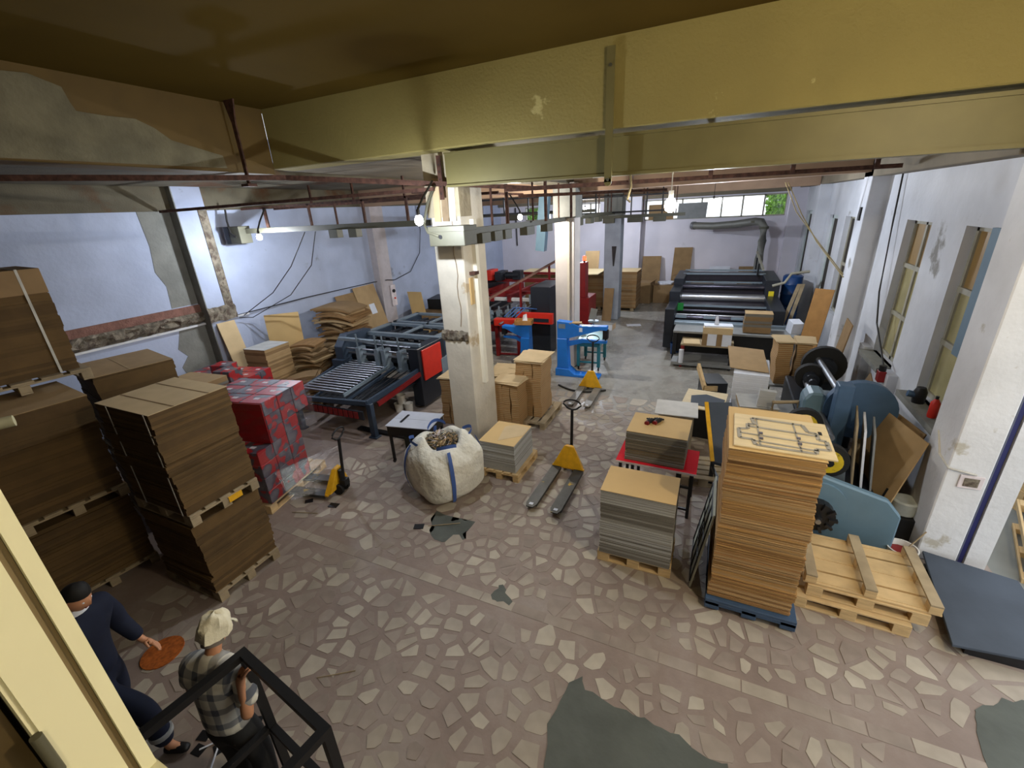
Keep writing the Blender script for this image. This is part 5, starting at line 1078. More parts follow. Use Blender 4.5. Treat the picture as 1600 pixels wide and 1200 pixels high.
t = thing('switch_panel', 'small white switch panel with black and red knobs on the pinkish pilaster', 'switch', (-10.08, 12.0, 1.6)); MB().b2(0, .03, -.12, .12, -.35, .35).build('panel_plate', m_cartonwhite, t); MB().cyl((.03, 0, .15), (.07, 0, .15), .06, 10).build('black_knob', m_black, t); MB().cyl((.03, .02, -.1), (.06, .02, -.1), .03, 8).build('red_button', m_red, t)
stack('cardboard_stack', 'square grey-brown stack with a whitish top near the square ochre board', 'stack', -9.3, 6.42, 0, .1, .62, .7, 1.5, 5, .04, .008, [m_kraft2, m_kraft], m_grb3, .01, 91)
def slump(label, x, y, z, rz, W, D, H, n, tilt, seed, curve=.1):
    """pile of bent flat cartons slumping to one side"""
    R = random.Random(seed); t = thing('slumped_cartons', label, 'stack', (x, y, z), rz)
    zz = 0
    for i in range(n):
        h = H/n; mb = MB(); ox, oy, a = R.uniform(-.12, .12)*W, R.uniform(-.1, .1)*D, R.uniform(-.24, .24)
        ox0, oy0, a0 = ox, oy, a
        for s in range(4):
            ox, oy, a = ox0+R.uniform(-.05, .05), oy0+R.uniform(-.06, .06), a0+R.uniform(-.09, .09)
            z0 = zz+h*s/4; rows_t = []; rows_b = []
            ca, sa = math.cos(a), math.sin(a); w2 = W*R.uniform(.38, .53); d2 = D*R.uniform(.38, .53); g = R.uniform(.6, 1.3)
            for u in range(7):
                uu = -1+u/3; sag = -curve*g*uu*uu*h*3+tilt*uu*W/2
                rt = []; rb_ = []
                for v in (-1, 1):
                    px, py = uu*w2, v*d2; q = (ox+px*ca-py*sa, oy+px*sa+py*ca); rt.append((*q, max(.012, z0+h/4*.92+sag))); rb_.append((*q, max(.0, z0+sag)))
                rows_t.append(rt); rows_b.append(rb_)
            vs = [p for r in rows_t for p in r]+[p for r in rows_b for p in r]; m = 14; fs = []
            for u in range(6):
                k = u*2; fs += [(k, k+1, k+3, k+2), (m+k+2, m+k+3, m+k+1, m+k), (k, k+2, m+k+2, m+k), (k+3, k+1, m+k+1, m+k+3)]
            fs += [(1, 0, m, m+1), (12, 13, m+13, m+12)]; mb.cur = R.randrange(3); mb.add(vs, fs)
        mb.build('carton_layer', [m_kraft2, m_kraft, m_edge2], t); zz += h
    return t
slump('loose pile of flattened cartons right of the whitish-topped stack', -9.05, 7.35, 0, .3, .75, .7, 1.35, 7, .05, 92)
slump('high sagging pile of flattened cartons bulging by the left wall', -9.45, 8.95, 0, .2, 1.15, 1.0, 1.95, 10, -.06, 93, .13)
slump('low pile of creased flat cartons nearest the roller bed', -8.6, 6.55, 0, .6, .8, .6, .8, 5, .15, 94)
slump('bundle of flat cartons standing between the loose pile and the machine head', -8.75, 8.1, 0, .1, .55, .6, 1.1, 4, .0, 95, .05)
slump('sloping bundle of flat cartons behind the wrapped red cartons', -8.6, 5.75, 0, .9, .6, .5, .75, 4, .25, 96)
# ================================================================== OVERHEAD: rails, trunking, lamps, cables
def overhead(name, label, cat, mb, mat, **k): return tag(mb.build(name, mat, **k), label, cat)
def hanger(p, top, mb): mb.b2(p[0]-.02, p[0]+.02, p[1]-.02, p[1]+.02, p[2], top)
t = thing('rusty_rail', 'rusty angle-iron rail running from the left edge to the front column under the beams', 'rail', (0, 0, 0))
MB().bar((-9.5, .4, 4.80), (-6.0, 5.15, 4.72), .04, .07).bar((-6.0, 5.15, 4.72), (-3.95, 6.1, 4.52), .04, .07).build('rail_bar', m_rust, t)
t2 = thing('rusty_bracket', 'rusty flat hanger with a flared top fixed in the yellow corner of the ceiling', 'bracket', (0, 0, 0))
MB().prism([(-.11, 0), (.11, 0), (.04, -.3), (.03, -1.15), (-.03, -1.15), (-.04, -.3)], -.012, .012, 'y').build('hanger_plate', m_rust, t2, loc=(-6.9, 5.2, 5.84)); MB().b2(-6.98, -6.82, 5.12, 5.28, 4.66, 4.7).build('foot_plate', m_rust, t2)
t = thing('perforated_bracket', 'perforated rusty angle hanging in front of the front column top', 'bracket', (-3.92, 6.1, 4.3)); mb = MB().b2(-.035, .035, -.01, .01, 0, .6); mb.build('angle_web', m_rust, t)
for k in range(5): MB().cyl((0, -.011, .08+k*.1), (0, -.0125, .08+k*.1), .012, 8).build('hole', m_black, t)
t = thing('flat_bracket', 'olive flat steel strap bolted over the yellow beam and steel beam', 'bracket', (-1.36, 5.87, 4.36)); MB().b2(-.045, .045, -.012, .012, 0, 1.38).cyl((0, -.012, 0), (0, .012, 0), .045, 14).build('strap', m_steel_o, t)
MB().cyl((0, -.03, .03), (0, .0, .03), .018, 8).build('bolt', m_boxgrey, t); MB().cyl((0, -.03, 1.2), (0, 0, 1.2), .018, 8).build('bolt', m_boxgrey, t)
t = thing('rail_grid', 'rusty rail frame hanging under the ceiling before the left wall lamps', 'rail', (0, 0, 0))
MB().bar((-10.2, 5.6, 4.43), (-3.95, 5.95, 4.45), .05, .05).bar((-10.2, 8.2, 4.43), (-4.0, 8.2, 4.43), .05, .05).bar((-4.6, 6.3, 4.45), (-4.6, 10.8, 4.45), .04, .05).build('rail_bar', m_rust, t)
for x in (-8.9, -7.6, -6.2, -5.2):
    MB().b2(x-.02, x+.02, 6.88, 6.92, 4.0, 4.43).build('hanger', m_rust, t)
    MB().b2(x-.02, x+.02, 8.18, 8.22, 4.43, 4.88).build('hanger', m_rust, t)
MB().bar((-9.6, 6.9, 4.42), (-4.6, 6.9, 4.42), .04, .04).build('rail_bar', m_rust, t)
def trunking(label, p, q, boxes, vert_up):
    t = thing('power_trunking', label, 'trunking', (0, 0, 0)); d = (Vector(q)-Vector(p)).normalized()
    MB().bar(p, q, .06, .1).build('trunking_bar', m_boxgrey, t)
    for f in (.15, .55, .9):
        c = Vector(p).lerp(Vector(q), f); MB().b2(c.x-.015, c.x+.015, c.y-.015, c.y+.015, c.z+.05, vert_up).build('hanger', m_rust, t)
    for u, s in boxes:
        c = Vector(p)+d*u; a = abs(d.x) > .5; MB().box((c.x, c.y, c.z-.12), (s, .16, .16) if a else (.16, s, .16)).build('tap_box', m_boxgrey, t, bevel=.004)
    return t
trunking('grey busbar trunking hanging along the left lamps', (-9.6, 6.9, 3.97), (-4.7, 6.9, 3.97), [(2.6, .22), (3.1, .2)], 4.42)
b1 = trunking('grey busbar trunking with tap boxes running from the front column to the middle column', (-3.55, 6.3, 3.83), (-3.55, 10.9, 3.83), [(.3, .3), (.75, .3), (1.15, .28), (2.2, .4), (3.3, .35)], 4.62)
trunking('grey busbar trunking beyond the middle column at the rear', (-3.55, 11.6, 3.83), (-3.55, 16.4, 3.83), [(.5, .3), (1.6, .4), (2.6, .35)], 4.62)
trunking('far grey busbar trunking across the hall before the rear windows', (-9.0, 15.5, 3.95), (-4.0, 15.5, 3.95), [(2.0, .4), (3.2, .4), (4.2, .4)], 4.97)
trunking('dark trunking crossing at the far grey column', (-4.2, 16.3, 3.7), (-1.2, 16.3, 3.7), [(.5, .4), (1.4, .5), (2.2, .4)], 4.97)
t = thing('hanging_rail', 'brown hanging rail frame between front and middle columns', 'rail', (0, 0, 0))
MB().bar((-3.9, 6.1, 4.52), (-2.75, 7.0, 4.4), .05, .06).bar((-3.2, 6.8, 4.4), (2.3, 9.0, 4.42), .05, .06).bar((-3.0, 6.9, 4.3), (-1.2, 10.6, 4.34), .04, .05).build('rail_bar', m_rust, t)
for x, y in ((-3.3, 8.9), (-3.3, 10.6), (-3.55, 7.6)): MB().b2(x-.025, x+.025, y-.025, y+.025, 3.86, 4.6).build('hanger', m_rust, t)
for k in range(4): MB().b2(-1.4+1.1*k, -1.34+1.1*k, 7.4+.42*k, 7.46+.42*k, 4.4, 4.9).build('hanger', m_rust, t)
t = thing('hanging_rail', 'dark ladder-like hanging frame at the far grey column top', 'rail', (0, 0, 0))
for x in (-4.6, -4.1, -2.9, -2.4, -1.9): MB().b2(x-.02, x+.02, 16.0, 16.04, 3.75, 4.98).build('hanger', m_darkmetal, t)
MB().bar((-4.8, 16.0, 4.35), (-1.6, 16.0, 4.35), .05).bar((-4.8, 16.0, 3.85), (-1.6, 16.0, 3.85), .05).build('rail_bar', m_darkmetal, t)
t = thing('hanging_rail', 'thin dark hanging frame far back in front of the rear wall', 'rail', (0, 0, 0))
for k in range(6): MB().b2(-8.6+k*.8, -8.56+k*.8, 13.0, 13.04, 4.0, 4.98).build('hanger', m_darkmetal, t)
MB().bar((-8.8, 13.02, 4.42), (-4.2, 13.02, 4.42), .05).bar((-8.8, 13.02, 4.0), (-4.2, 13.02, 4.0), .05).build('rail_bar', m_darkmetal, t)
# boxes
t = thing('tap_off_box', 'grey metal tap-off box hanging in front of the front column', 'electrical box', (-3.64, 5.8, 3.66)); MB().b2(-.3, .3, -.13, .24, 0, .27).build('box_shell', m_boxgrey, t, bevel=.008); MB().b2(-.305, .305, -.135, .245, .2, .275).build('lid', m_boxgrey, t, bevel=.004); MB().cyl((-.1, -.131, .13), (-.1, -.14, .13), .03, 10).build('cable_hole', m_black, t)
t = thing('tap_off_box', 'grey metal box at the left end of the trunking by the left wall', 'electrical box', (-9.85, 6.85, 3.72)); MB().b2(-.24, .24, -.14, .14, 0, .36).build('box_shell', m_boxgrey, t, bevel=.008); MB().b2(-.25, -.1, -.145, .145, 0, .36).build('dark_side', m_darkmetal, t)
overhead('hanging_cable', 'thick cable hanging from the rusty rail into the box at the front column', 'cable', MB().tube([(-4.0, 6.05, 4.5), (-4.06, 5.9, 4.25), (-4.06, 5.75, 3.98), (-3.95, 5.67, 3.86), (-3.76, 5.665, 3.8)], .022, 8), m_boxgrey, smooth=True)
overhead('hanging_cable', 'dark cable hanging into the box at the left wall', 'cable', MB().tube([(-10.0, 6.8, 4.43), (-9.97, 6.75, 4.2), (-9.85, 6.68, 3.95), (-9.72, 6.7, 3.86)], .02, 8), m_cable)
overhead('chute_pipe', 'grey-blue square chute hanging left of the middle column', 'chute', MB().bar((-4.4, 12.0, 4.98), (-4.62, 12.0, 3.0), .26, .22), m_greyblue)
# lamps
def bulb(label, x, y, z, zt, big=1.0, cord=m_cable, at=None):
    t = thing('light_bulb', label, 'lamp', (x, y, z))
    MB().lathe([(.012*big, -.075*big), (.045*big, -.055*big), (.056*big, -.02*big), (.05*big, .02*big), (.03*big, .05*big)], 16).build('bulb_globe', m_bulb, t, smooth=True)
    MB().cyl((0, 0, .05*big), (0, 0, .12*big), .024*big, 10).build('socket', m_darkmetal if cord is m_cable else m_pipe, t); MB().tube([(0, 0, .12*big), (0, 0, (zt-z)*.6) if at is None else (at[0]*.3, at[1]*.3, (zt-z)*.5), (0, 0, zt-z) if at is None else (at[0], at[1], zt-z)], .007 if at is None else .016, 6).build('cord', cord, t)
bulb('lit cold-white bulb hanging in front of the left wall near the trunking', -8.85, 6.6, 3.86, 4.42, at=(.0, .3))
bulb('lit cold-white bulb hanging just left of the front column', -3.6, 5.0, 4.05, 4.56, at=(-.4, 1.0))
bulb('lit bulb hanging between the front and middle columns', -4.35, 10.0, 3.95, 4.46, at=(-.25, 0))
bulb('large glaring bulb hanging under the steel beam near the long rear window', -.62, 6.0, 4.07, 4.45, 1.25, m_cablew)
bulb('added bulb brightening the hall above the black printing machine', -.3, 12.5, 4.05, 4.98)  # made-up bulb, added to brighten the right rear of the hall
bulb('added bulb brightening the rear wall, left of the far grey column', -4.9, 17.5, 4.0, 4.98)  # made-up bulb, added so the rear wall gets more light
overhead('rope_coil', 'old rope tied to the steel beam beside the flat strap', 'rope', MB().tube([(-1.12, 6.02, 4.45), (-1.1, 6.0, 4.3), (-1.14, 6.0, 4.15), (-1.1, 6.0, 4.12)], .016, 6), M('old_rope', (120, 108, 78), .9))
overhead('ceiling_cable', 'white conduit under the steel beam leading to the glaring bulb', 'cable', MB().tube([(-1.6, 6.06, 4.437), (-.62, 6.06, 4.437), (-.62, 6.0, 4.4)], .012, 6), m_cablew)
# wall cables left
overhead('wall_cable', 'thin cable running level along the left wall above the cartons', 'cable', MB().tube([(-10.3, 6.6, 2.12), (-10.32, 8.66, 2.15), (-10.33, 11.4, 2.13), (-10.05, 11.8, 2.15), (-10.05, 12.1, 2.1), (-10.3, 12.5, 2.05), (-10.3, 13.4, 2.2), (-10.3, 14.1, 2.8), (-10.3, 14.3, 3.6), (-10.3, 14.3, 4.4)], .013, 6), m_cable)
overhead('wall_cable', 'two loose cables sagging from the trunking down to the left wall band', 'cable', MB().tube([(-7.9, 6.95, 3.9), (-8.6, 7.0, 3.2), (-9.4, 7.0, 2.6), (-10.2, 6.7, 2.1)], .01, 6).tube([(-7.6, 6.95, 3.9), (-8.2, 7.2, 3.2), (-9.2, 7.3, 2.5), (-10.2, 6.9, 2.0), (-10.25, 6.6, 2.06)], .01, 6), m_cable)
overhead('wall_cable', 'dark cable dropping down the rear part of the left wall to a socket', 'cable', MB().tube([(-9.5, 21.3, 4.2), (-9.48, 21.3, 2.4)], .03, 6), m_cable)

# ================================================================== BLACK STEEL STAND (bottom left)
t = thing('steel_stand', 'black square-tube steel stand the man in the white cap is holding', 'stand', (-2.55, 1.04, 0), -.15)
W_, D_, Z_ = .87, .85, 1.5; tb = .052
MB().bar((-.026, 0, Z_), (W_+.026, 0, Z_), tb).build('top_rail', m_black, t); MB().bar((-.026, -D_, Z_), (W_+.026, -D_, Z_), tb).build('top_rail', m_black, t)
MB().bar((0, -.026, Z_), (0, -D_+.026, Z_), tb).build('top_rail', m_black, t); MB().bar((W_, -.026, Z_), (W_, -D_+.026, Z_), tb).build('top_rail', m_black, t)
for x in (0, W_):
    for y in (0, -D_): MB().b2(x-tb/2, x+tb/2, y-tb/2, y+tb/2, 0, Z_-tb/2).build('leg', m_black, t)
for a, b in (((.026, 0), (W_-.026, 0)), ((0, -.026), (0, -D_+.026)), ((W_, -.026), (W_, -D_+.026))): MB().bar((*a, .77), (*b, .77), tb*.9).build('lower_rail', m_black, t)

# ================================================================== PEOPLE
def skin(name, J, edges, mat, parent, sub=2, root=0):
    """J: list of (pos, radius or (rx, ry)); continuous surface by the Skin modifier"""
    me = bpy.data.meshes.new(name); me.from_pydata([j[0] for j in J], edges, []); o = bpy.data.objects.new(name, me); C.objects.link(o); o.parent = parent
    m = o.modifiers.new('skin', 'SKIN'); m.use_smooth_shade = True; me.materials.append(mat)
    for i, j in enumerate(J):
        r = j[1] if isinstance(j[1], tuple) else (j[1], j[1]); me.skin_vertices[0].data[i].radius = r
        me.skin_vertices[0].data[i].use_root = i == root
    s = o.modifiers.new('sub', 'SUBSURF'); s.levels = sub; s.render_levels = sub
    return o
def check_mat():
    m = bpy.data.materials.new('checked_shirt'); m.use_nodes = True; t = m.node_tree; N = t.nodes; L = t.links; b = N['Principled BSDF']; tc = N.new('ShaderNodeTexCoord')
    prev = None
    for ax, sc in (('X', 2.6), ('Z', 2.3)):
        wv = N.new('ShaderNodeTexWave'); wv.bands_direction = ax; wv.inputs['Scale'].default_value = sc; wv.inputs['Distortion'].default_value = .6; wv.inputs['Detail'].default_value = 1; L.new(tc.outputs['Object'], wv.inputs[0])
        r = N.new('ShaderNodeValToRGB'); r.color_ramp.elements[0].position = .62; r.color_ramp.elements[1].position = .74; L.new(wv.outputs['Fac'], r.inputs[0])
        if prev is None: prev = r.outputs[0]
        else:
            a = N.new('ShaderNodeMath'); a.operation = 'ADD'; L.new(prev, a.inputs[0]); L.new(r.outputs[0], a.inputs[1]); mm = N.new('ShaderNodeMath'); mm.operation = 'MULTIPLY'; mm.inputs[1].default_value = .62; mm.use_clamp = True; L.new(a.outputs[0], mm.inputs[0]); prev = mm.outputs[0]
    x = N.new('ShaderNodeMix'); x.data_type = 'RGBA'; L.new(prev, x.inputs['Factor']); x.inputs['A'].default_value = (*lin((204, 200, 186)), 1); x.inputs['B'].default_value = (*lin((84, 88, 98)), 1)
    L.new(x.outputs['Result'], b.inputs['Base Color']); b.inputs['Roughness'].default_value = .85; return m
def finger_chain(J, E, base, dirs, lens, r):
    k = base; p = Vector(J[base][0])
    for d, l in zip(dirs, lens):
        p = p+Vector(d).normalized()*l; J.append((tuple(p), r)); E.append((k, len(J)-1)); k = len(J)-1; r *= .9
def hand(J, E, wrist, fdir, side, palm_n, curl=.5, s=1.0):
    """palm and five fingers grown from vertex `wrist`; fdir = pointing direction, side = towards the thumb, palm_n = direction fingers curl to"""
    w = Vector(J[wrist][0]); f = Vector(fdir).normalized(); sd = Vector(side).normalized(); pn = Vector(palm_n).normalized()
    J.append((tuple(w+f*.055*s), (.034*s, .02*s))); pc = len(J)-1; E.append((wrist, pc))
    for i, (o, l) in enumerate(((.03, .07), (.01, .08), (-.01, .074), (-.03, .058))):
        J.append((tuple(w+f*.095*s+sd*o*s), .0105*s)); k = len(J)-1; E.append((pc, k))
        finger_chain(J, E, k, [f*(1-curl*.6)+pn*curl*.6, f*(1-curl)+pn*curl, f*(.6-curl)+pn*(curl+.25)], [l*.45*s, l*.32*s, l*.26*s], .0095*s)
    J.append((tuple(w+f*.03*s+sd*.04*s), .013*s)); k = len(J)-1; E.append((pc, k))
    finger_chain(J, E, k, [sd*.6+f*.6+pn*.3, f*.7+sd*.2+pn*.5], [.034*s, .028*s], .011*s)
def head_parts(parent, c, face, up, skinm, hair=None):
    """shaped head centred at c looking along face; returns the head mesh and its frame"""
    f = Vector(face).normalized(); u = Vector(up); u = (u-f*u.dot(f)).normalized(); r = f.cross(u)
    mb = MB(); n = 20; rows = []
    for j in range(15):
        ph = -PI/2+PI*j/14; row = []
        for i in range(n+1):
            a = 2*PI*i/n; z = .118*math.sin(ph); x = .076*math.cos(ph)*math.cos(a); y = .096*math.cos(ph)*math.sin(a)
            if z < -.03: y *= 1-.18*(-z-.03)/.09; x *= 1-.28*(-z-.03)/.09
            if y > .05 and abs(x) < .014 and -.05 < z < .02: y += .018*(1-abs(x)/.014)     # nose
            row.append(c+r*x+f*y+u*z)
        rows.append(row)
    o = mb.quadgrid(rows).build('head', skinm, parent, smooth=True)
    for s in (-1, 1):
        MB().lathe([(.003, -.009), (.007, -.005), (.009, 0), (.007, .005), (.003, .009)], 10, c+r*.03*s+f*.081+u*.008).build('eye', m_paper, o, smooth=True)
        MB().lathe([(.006, -.03), (.014, -.015), (.016, .005), (.01, .03)], 10, c+r*.078*s-f*.005).build('ear', skinm, o, smooth=True)
    MB().box(c+f*.083-u*.05, (.04, .012, .01), math.atan2(r.y, r.x)).build('mouth', M('lips', (150, 84, 74), .6), o)
    return o, f, u, r
# --- man in the white cap, seen from behind and above, right hand on the stand
p1 = thing('person', 'man in a white cap and grey-checked shirt, back turned, right hand on the black stand', 'person', (-2.80, .93, 0), .25); p1.scale = (.95, .95, .95)
J = [((0, 0, .95), (.11, .08)), ((0, .0, 1.1), (.11, .075)), ((0, .02, 1.28), (.12, .08)), ((0, .035, 1.40), (.1, .065)), ((0, .055, 1.49), .055), ((0, .09, 1.56), .052), ((0, .12, 1.63), .06)]
E = [(0, 1), (1, 2), (2, 3), (3, 4), (4, 5), (5, 6)]
def limb(J, E, root, pts):
    k = root
    for p, r in pts: J.append((p, r)); E.append((k, len(J)-1)); k = len(J)-1
    return k
rw = limb(J, E, 3, [((.19, .05, 1.38), .045), ((.255, -.01, 1.25), .043), ((.3, -.1, 1.13), .043), ((.28, -.06, 1.25), .037), ((.258, -.03, 1.36), .029)])
hand(J, E, rw, (.15, .25, .9), (-.85, .4, .1), (.5, .8, -.1), .72)
lw = limb(J, E, 3, [((-.19, .05, 1.38), .045), ((-.26, .05, 1.25), .043), ((-.28, .02, 1.12), .043), ((-.285, .09, .98), .036), ((-.28, .15, .88), .028)])
hand(J, E, lw, (.0, .5, -.85), (.4, .8, .4), (.8, -.2, -.3), .35)
for s in (-1, 1): limb(J, E, 0, [((s*.095, .0, .84), .06), ((s*.11, .03, .5), .045), ((s*.115, .0, .12), .04), ((s*.12, .0, .06), .04), ((s*.13, .12, .035), .034)])
skin('body', J, E, m_skin, p1, 1)
J = [((0, -.005, .86), (.2, .155)), ((0, 0, .98), (.19, .15)), ((0, 0, 1.12), (.18, .14)), ((0, .02, 1.28), (.2, .145)), ((0, .03, 1.42), (.175, .125)), ((0, .05, 1.5), (.085, .08)), ((0, .06, 1.53), (.07, .07))]; E = [(0, 1), (1, 2), (2, 3), (3, 4), (4, 5), (5, 6)]
limb(J, E, 4, [((.2, .05, 1.39), .085), ((.255, -.01, 1.26), .08), ((.285, -.06, 1.18), .076)]); limb(J, E, 4, [((-.2, .05, 1.39), .085), ((-.26, .05, 1.26), .08), ((-.275, .025, 1.17), .078)])
skin('checked_shirt', J, E, check_mat(), p1, 2)
J = [((0, -.005, 1.0), (.16, .12)), ((0, 0, .88), (.18, .135))]; E = [(0, 1)]
for s in (-1, 1): limb(J, E, 1, [((s*.095, .0, .78), .115), ((s*.11, .03, .5), .09), ((s*.115, .0, .08), .075)])
skin('trousers', J, E, m_trouser, p1, 2)
for s in (-1, 1): skin('shoe', [((s*.12, -.04, .045), (.042, .042)), ((s*.125, .05, .045), (.046, .04)), ((s*.135, .17, .035), (.04, .03))], [(0, 1), (1, 2)], m_black, p1, 2)
hc = Vector((0, .135, 1.64)); hd, f_, u_, r_ = head_parts(p1, hc, (-.12, .92, -.35), (0, .2, 1), m_skin)
rows = []
R = random.Random(3)
for j in range(8):
    ph = PI/2*j/7; row = []
    for i in range(25):
        a = 2*PI*i/24; k = .105+.012*math.sin(a*4+j)*(1-j/7)+.006*math.sin(a*9)
        z = .125*math.sin(ph); z = z if j else -.045*(1 if math.sin(a) < .2 else .35)
        q = math.cos(ph)**.55 if j < 7 else .0
        row.append(hc+r_*(k*.92*q*math.cos(a))+f_*(k*1.14*q*math.sin(a)-.005)+u_*(z+.018+.012*math.sin(a*3+j*.8)*(j/7)))
    rows.append(row)
cp = MB().quadgrid(rows).build('cap', m_cap, p1, smooth=True)
rows = [[hc+r_*(.085*math.sin(-1.1+2.2*i/10))+f_*(.075+d*.075*math.cos((-1.1+2.2*i/10)*.9)+.02*math.cos(-1.1+2.2*i/10))+u_*(.035-d*.03-th_) for i in range(11)] for d, th_ in ((0, 0), (1, 0), (1, .006), (0, .006))]
MB().quadgrid(rows).build('cap_peak', m_cap, cp, smooth=True)
rows = [[hc+r_*(.074*math.cos(a))+f_*(.09*math.sin(a)-.012)+u_*(-.035+dz) for a in [PI+PI*i/12 for i in range(13)]] for dz in (-.03, .03)]
MB().quadgrid(rows).build('hair', M('grey_hair', (120, 110, 100), .8), hd, smooth=True)
# --- man in navy work clothes, half hidden by the window jamb
p2 = thing('person', 'dark-haired man in navy work clothes walking, half hidden behind the cream window jamb', 'person', (-4.16, .72, 0), -1.05)
J = [((0, 0, .95), (.11, .08)), ((0, .03, 1.1), (.11, .075)), ((0, .06, 1.28), (.12, .08)), ((0, .09, 1.40), (.1, .065)), ((0, .11, 1.49), .055), ((0, .13, 1.56), .052), ((0, .15, 1.62), .06)]
E = [(0, 1), (1, 2), (2, 3), (3, 4), (4, 5), (5, 6)]
for s, arm in ((1, [((.19, .09, 1.38), .045), ((.24, .0, 1.25), .04), ((.25, -.08, 1.1), .036), ((.24, .02, .97), .036), ((.23, .1, .88), .028)]), (-1, [((-.19, .09, 1.38), .045), ((-.25, .1, 1.25), .04), ((-.27, .08, 1.1), .036), ((-.27, .14, .97), .034), ((-.26, .2, .87), .028)])):
    wv_ = limb(J, E, 3, arm); hand(J, E, wv_, (0, .7, -.5), (-s*.6, .3, .3), (-s*.5, .3, -.5), .5)
limb(J, E, 0, [((.1, .03, .84), .06), ((.11, .34, .53), .045), ((.115, .38, .14), .04), ((.12, .39, .07), .04), ((.13, .5, .035), .034)])
limb(J, E, 0, [((-.1, .0, .84), .06), ((-.11, -.02, .5), .045), ((-.115, -.2, .14), .045), ((-.12, -.21, .07), .04), ((-.13, -.1, .035), .034)])
skin('body', J, E, m_skin, p2, 1)
J = [((0, -.005, .80), (.2, .16)), ((0, 0, .95), (.195, .155)), ((0, .03, 1.12), (.185, .145)), ((0, .06, 1.28), (.205, .15)), ((0, .09, 1.42), (.18, .13)), ((0, .11, 1.5), (.09, .085)), ((0, .118, 1.535), (.072, .072))]; E = [(0, 1), (1, 2), (2, 3), (3, 4), (4, 5), (5, 6)]
limb(J, E, 4, [((.2, .09, 1.39), .085), ((.24, .0, 1.25), .078), ((.25, -.08, 1.1), .072), ((.24, .02, .97), .065), ((.232, .085, .9), .058)])
limb(J, E, 4, [((-.2, .09, 1.39), .085), ((-.24, .1, 1.25), .078), ((-.27, .08, 1.1), .072), ((-.27, .14, .97), .062), ((-.262, .19, .89), .055)])
skin('navy_jacket', J, E, m_navy, p2, 2)
MB().lathe([(.078, -.015), (.07, .03)], 16, (0, .118, 1.525)).build('white_collar', m_paper, p2, smooth=True)
J = [((0, -.005, 1.0), (.16, .12)), ((0, 0, .88), (.18, .135))]; E = [(0, 1)]
limb(J, E, 1, [((.095, .03, .78), .115), ((.11, .34, .53), .09), ((.115, .38, .1), .075)]); limb(J, E, 1, [((-.095, .0, .78), .115), ((-.11, -.02, .5), .09), ((-.115, -.2, .1), .075)])
tr = skin('navy_trousers', J, E, m_navy, p2, 2)
for x, y in ((.114, .37), (-.114, -.15)): MB().lathe([(.085, -.02), (.085, .02)], 16, (x, y, .24)).build('reflective_band', M('reflective_grey', (170, 172, 170), .4), tr, smooth=True)
skin('shoe', [((.12, .34, .045), (.042, .042)), ((.125, .43, .045), (.046, .04)), ((.135, .55, .035), (.04, .03))], [(0, 1), (1, 2)], m_black, p2, 2)
skin('shoe', [((-.12, -.25, .045), (.042, .042)), ((-.125, -.16, .045), (.046, .04)), ((-.135, -.04, .035), (.04, .03))], [(0, 1), (1, 2)], m_black, p2, 2)
hc = Vector((0, .165, 1.63)); hd, f_, u_, r_ = head_parts(p2, hc, (.1, .95, -.3), (0, .2, 1), m_skin)
rows = []
for j in range(8):
    ph = PI/2*j/7; row = []
    for i in range(21):
        a = 2*PI*i/20; q = math.cos(ph); back = max(0, -math.sin(a))
        row.append(hc+r_*(.083*q*math.cos(a))+f_*(.102*q*math.sin(a)-.008)+u_*(.122*math.sin(ph)+.012+(.035 if math.sin(a) > .3 else -.05*back)*(1-j/7)))
    rows.append(row)
MB().quadgrid(rows).build('hair', m_hair, hd, smooth=True)
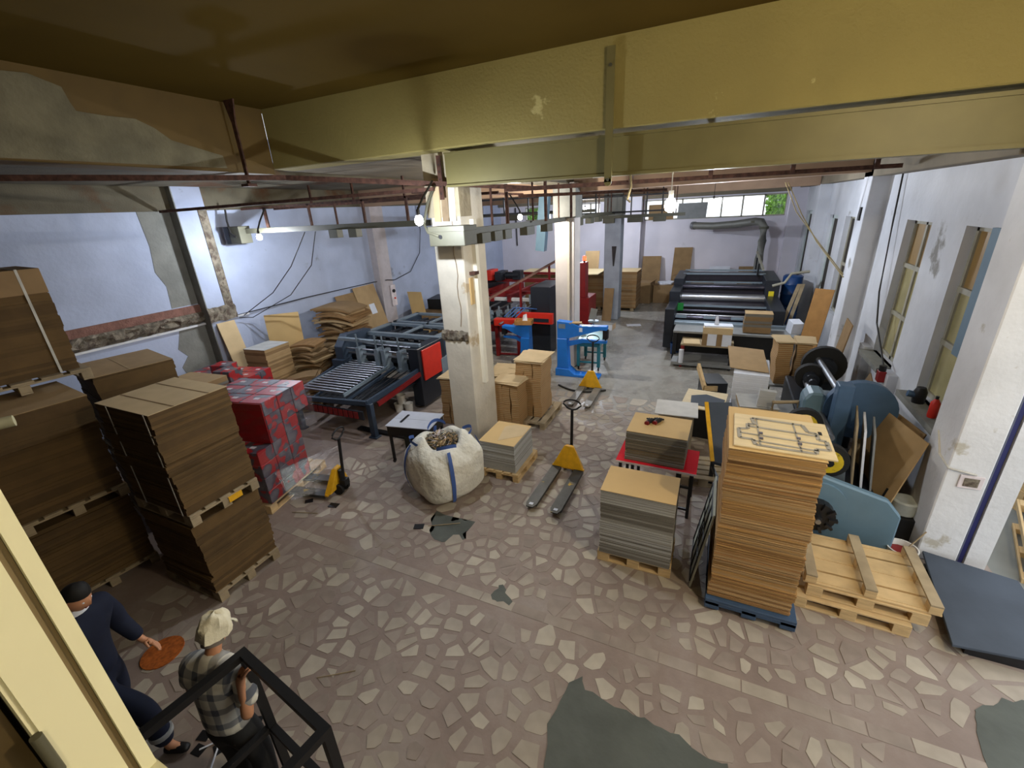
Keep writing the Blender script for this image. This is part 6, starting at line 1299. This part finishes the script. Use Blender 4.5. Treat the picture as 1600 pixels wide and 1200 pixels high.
# ================================================================== SMALL LITTER
tag(MB().cyl((-4.84, 1.32, 0), (-4.84, 1.32, .012), .19, 24).build('orange_disc', m_orange), 'round orange perforated disc lying on the dark floor behind the man in navy', 'disc')
sc = [(-3.62, .99, .3), (-3.5, 1.12, 1.1), (-3.4, .98, -.4), (-3.33, 1.06, .8), (-3.55, .9, .1), (-3.3, 1.25, .5)]
OFF = ['nearest the wall', 'in the middle', 'nearest the stand leg', 'beside the longest strip', 'nearest the window jamb', 'farthest into the hall']
for k, (x, y, a) in enumerate(sc): tag(MB().box((x, y, .004), (.1, .08, .006), a).build('black_offcut', m_black), 'small black offcut by the black stand, the one %s' % OFF[k], 'scrap', 'black offcuts by the stand')
for k, (x, y, a, l) in enumerate(((-3.45, 1.02, .9, .3), (-3.38, 1.1, -.5, .25), (-3.5, 1.2, .6, .2), (-3.35, .9, -.9, .25))): tag(MB().box((x, y, .012), (l, .012, .006), a).build('white_strip', m_paper), ['longest thin white strip among the black offcuts', 'thin white strip crossing the longest one among the offcuts', 'shortest thin white strip, farthest into the hall', 'thin white strip nearest the window jamb among the offcuts'][k], 'scrap', 'white strips by the stand')
tag(MB().box((-3.47, 3.93, .006), (.14, .1, .01), .4).build('black_offcut', m_black), 'black square scrap on the floor in front of the bulk bag', 'scrap'); tag(MB().cyl((-3.35, 3.98, .012), (-2.95, 4.2, .012), .006, 5).build('thin_stick', m_pine_old), 'thin stick on the floor in front of the bulk bag', 'stick')
tag(MB().box((-5.02, 3.86, .006), (.15, .1, .01), .2).build('black_offcut', m_black), 'black square scrap on the floor in front of the small yellow truck', 'scrap'); tag(MB().cyl((-5.5, 3.5, .01), (-5.1, 3.62, .01), .006, 5).build('thin_stick', m_pine_old), 'thin stick on the floor before the red cartons', 'stick')
tag(MB().box((-5.48, 3.8, .006), (.12, .09, .01), .8).build('black_offcut', m_black), 'black square scrap on the floor at the corner of the red carton pallet', 'scrap')
tag(MB().cyl((-3.1, 1.75, .006), (-2.8, 1.95, .006), .005, 5).build('thin_stick', m_pine_old), 'thin stick on the floor beyond the black stand', 'stick')
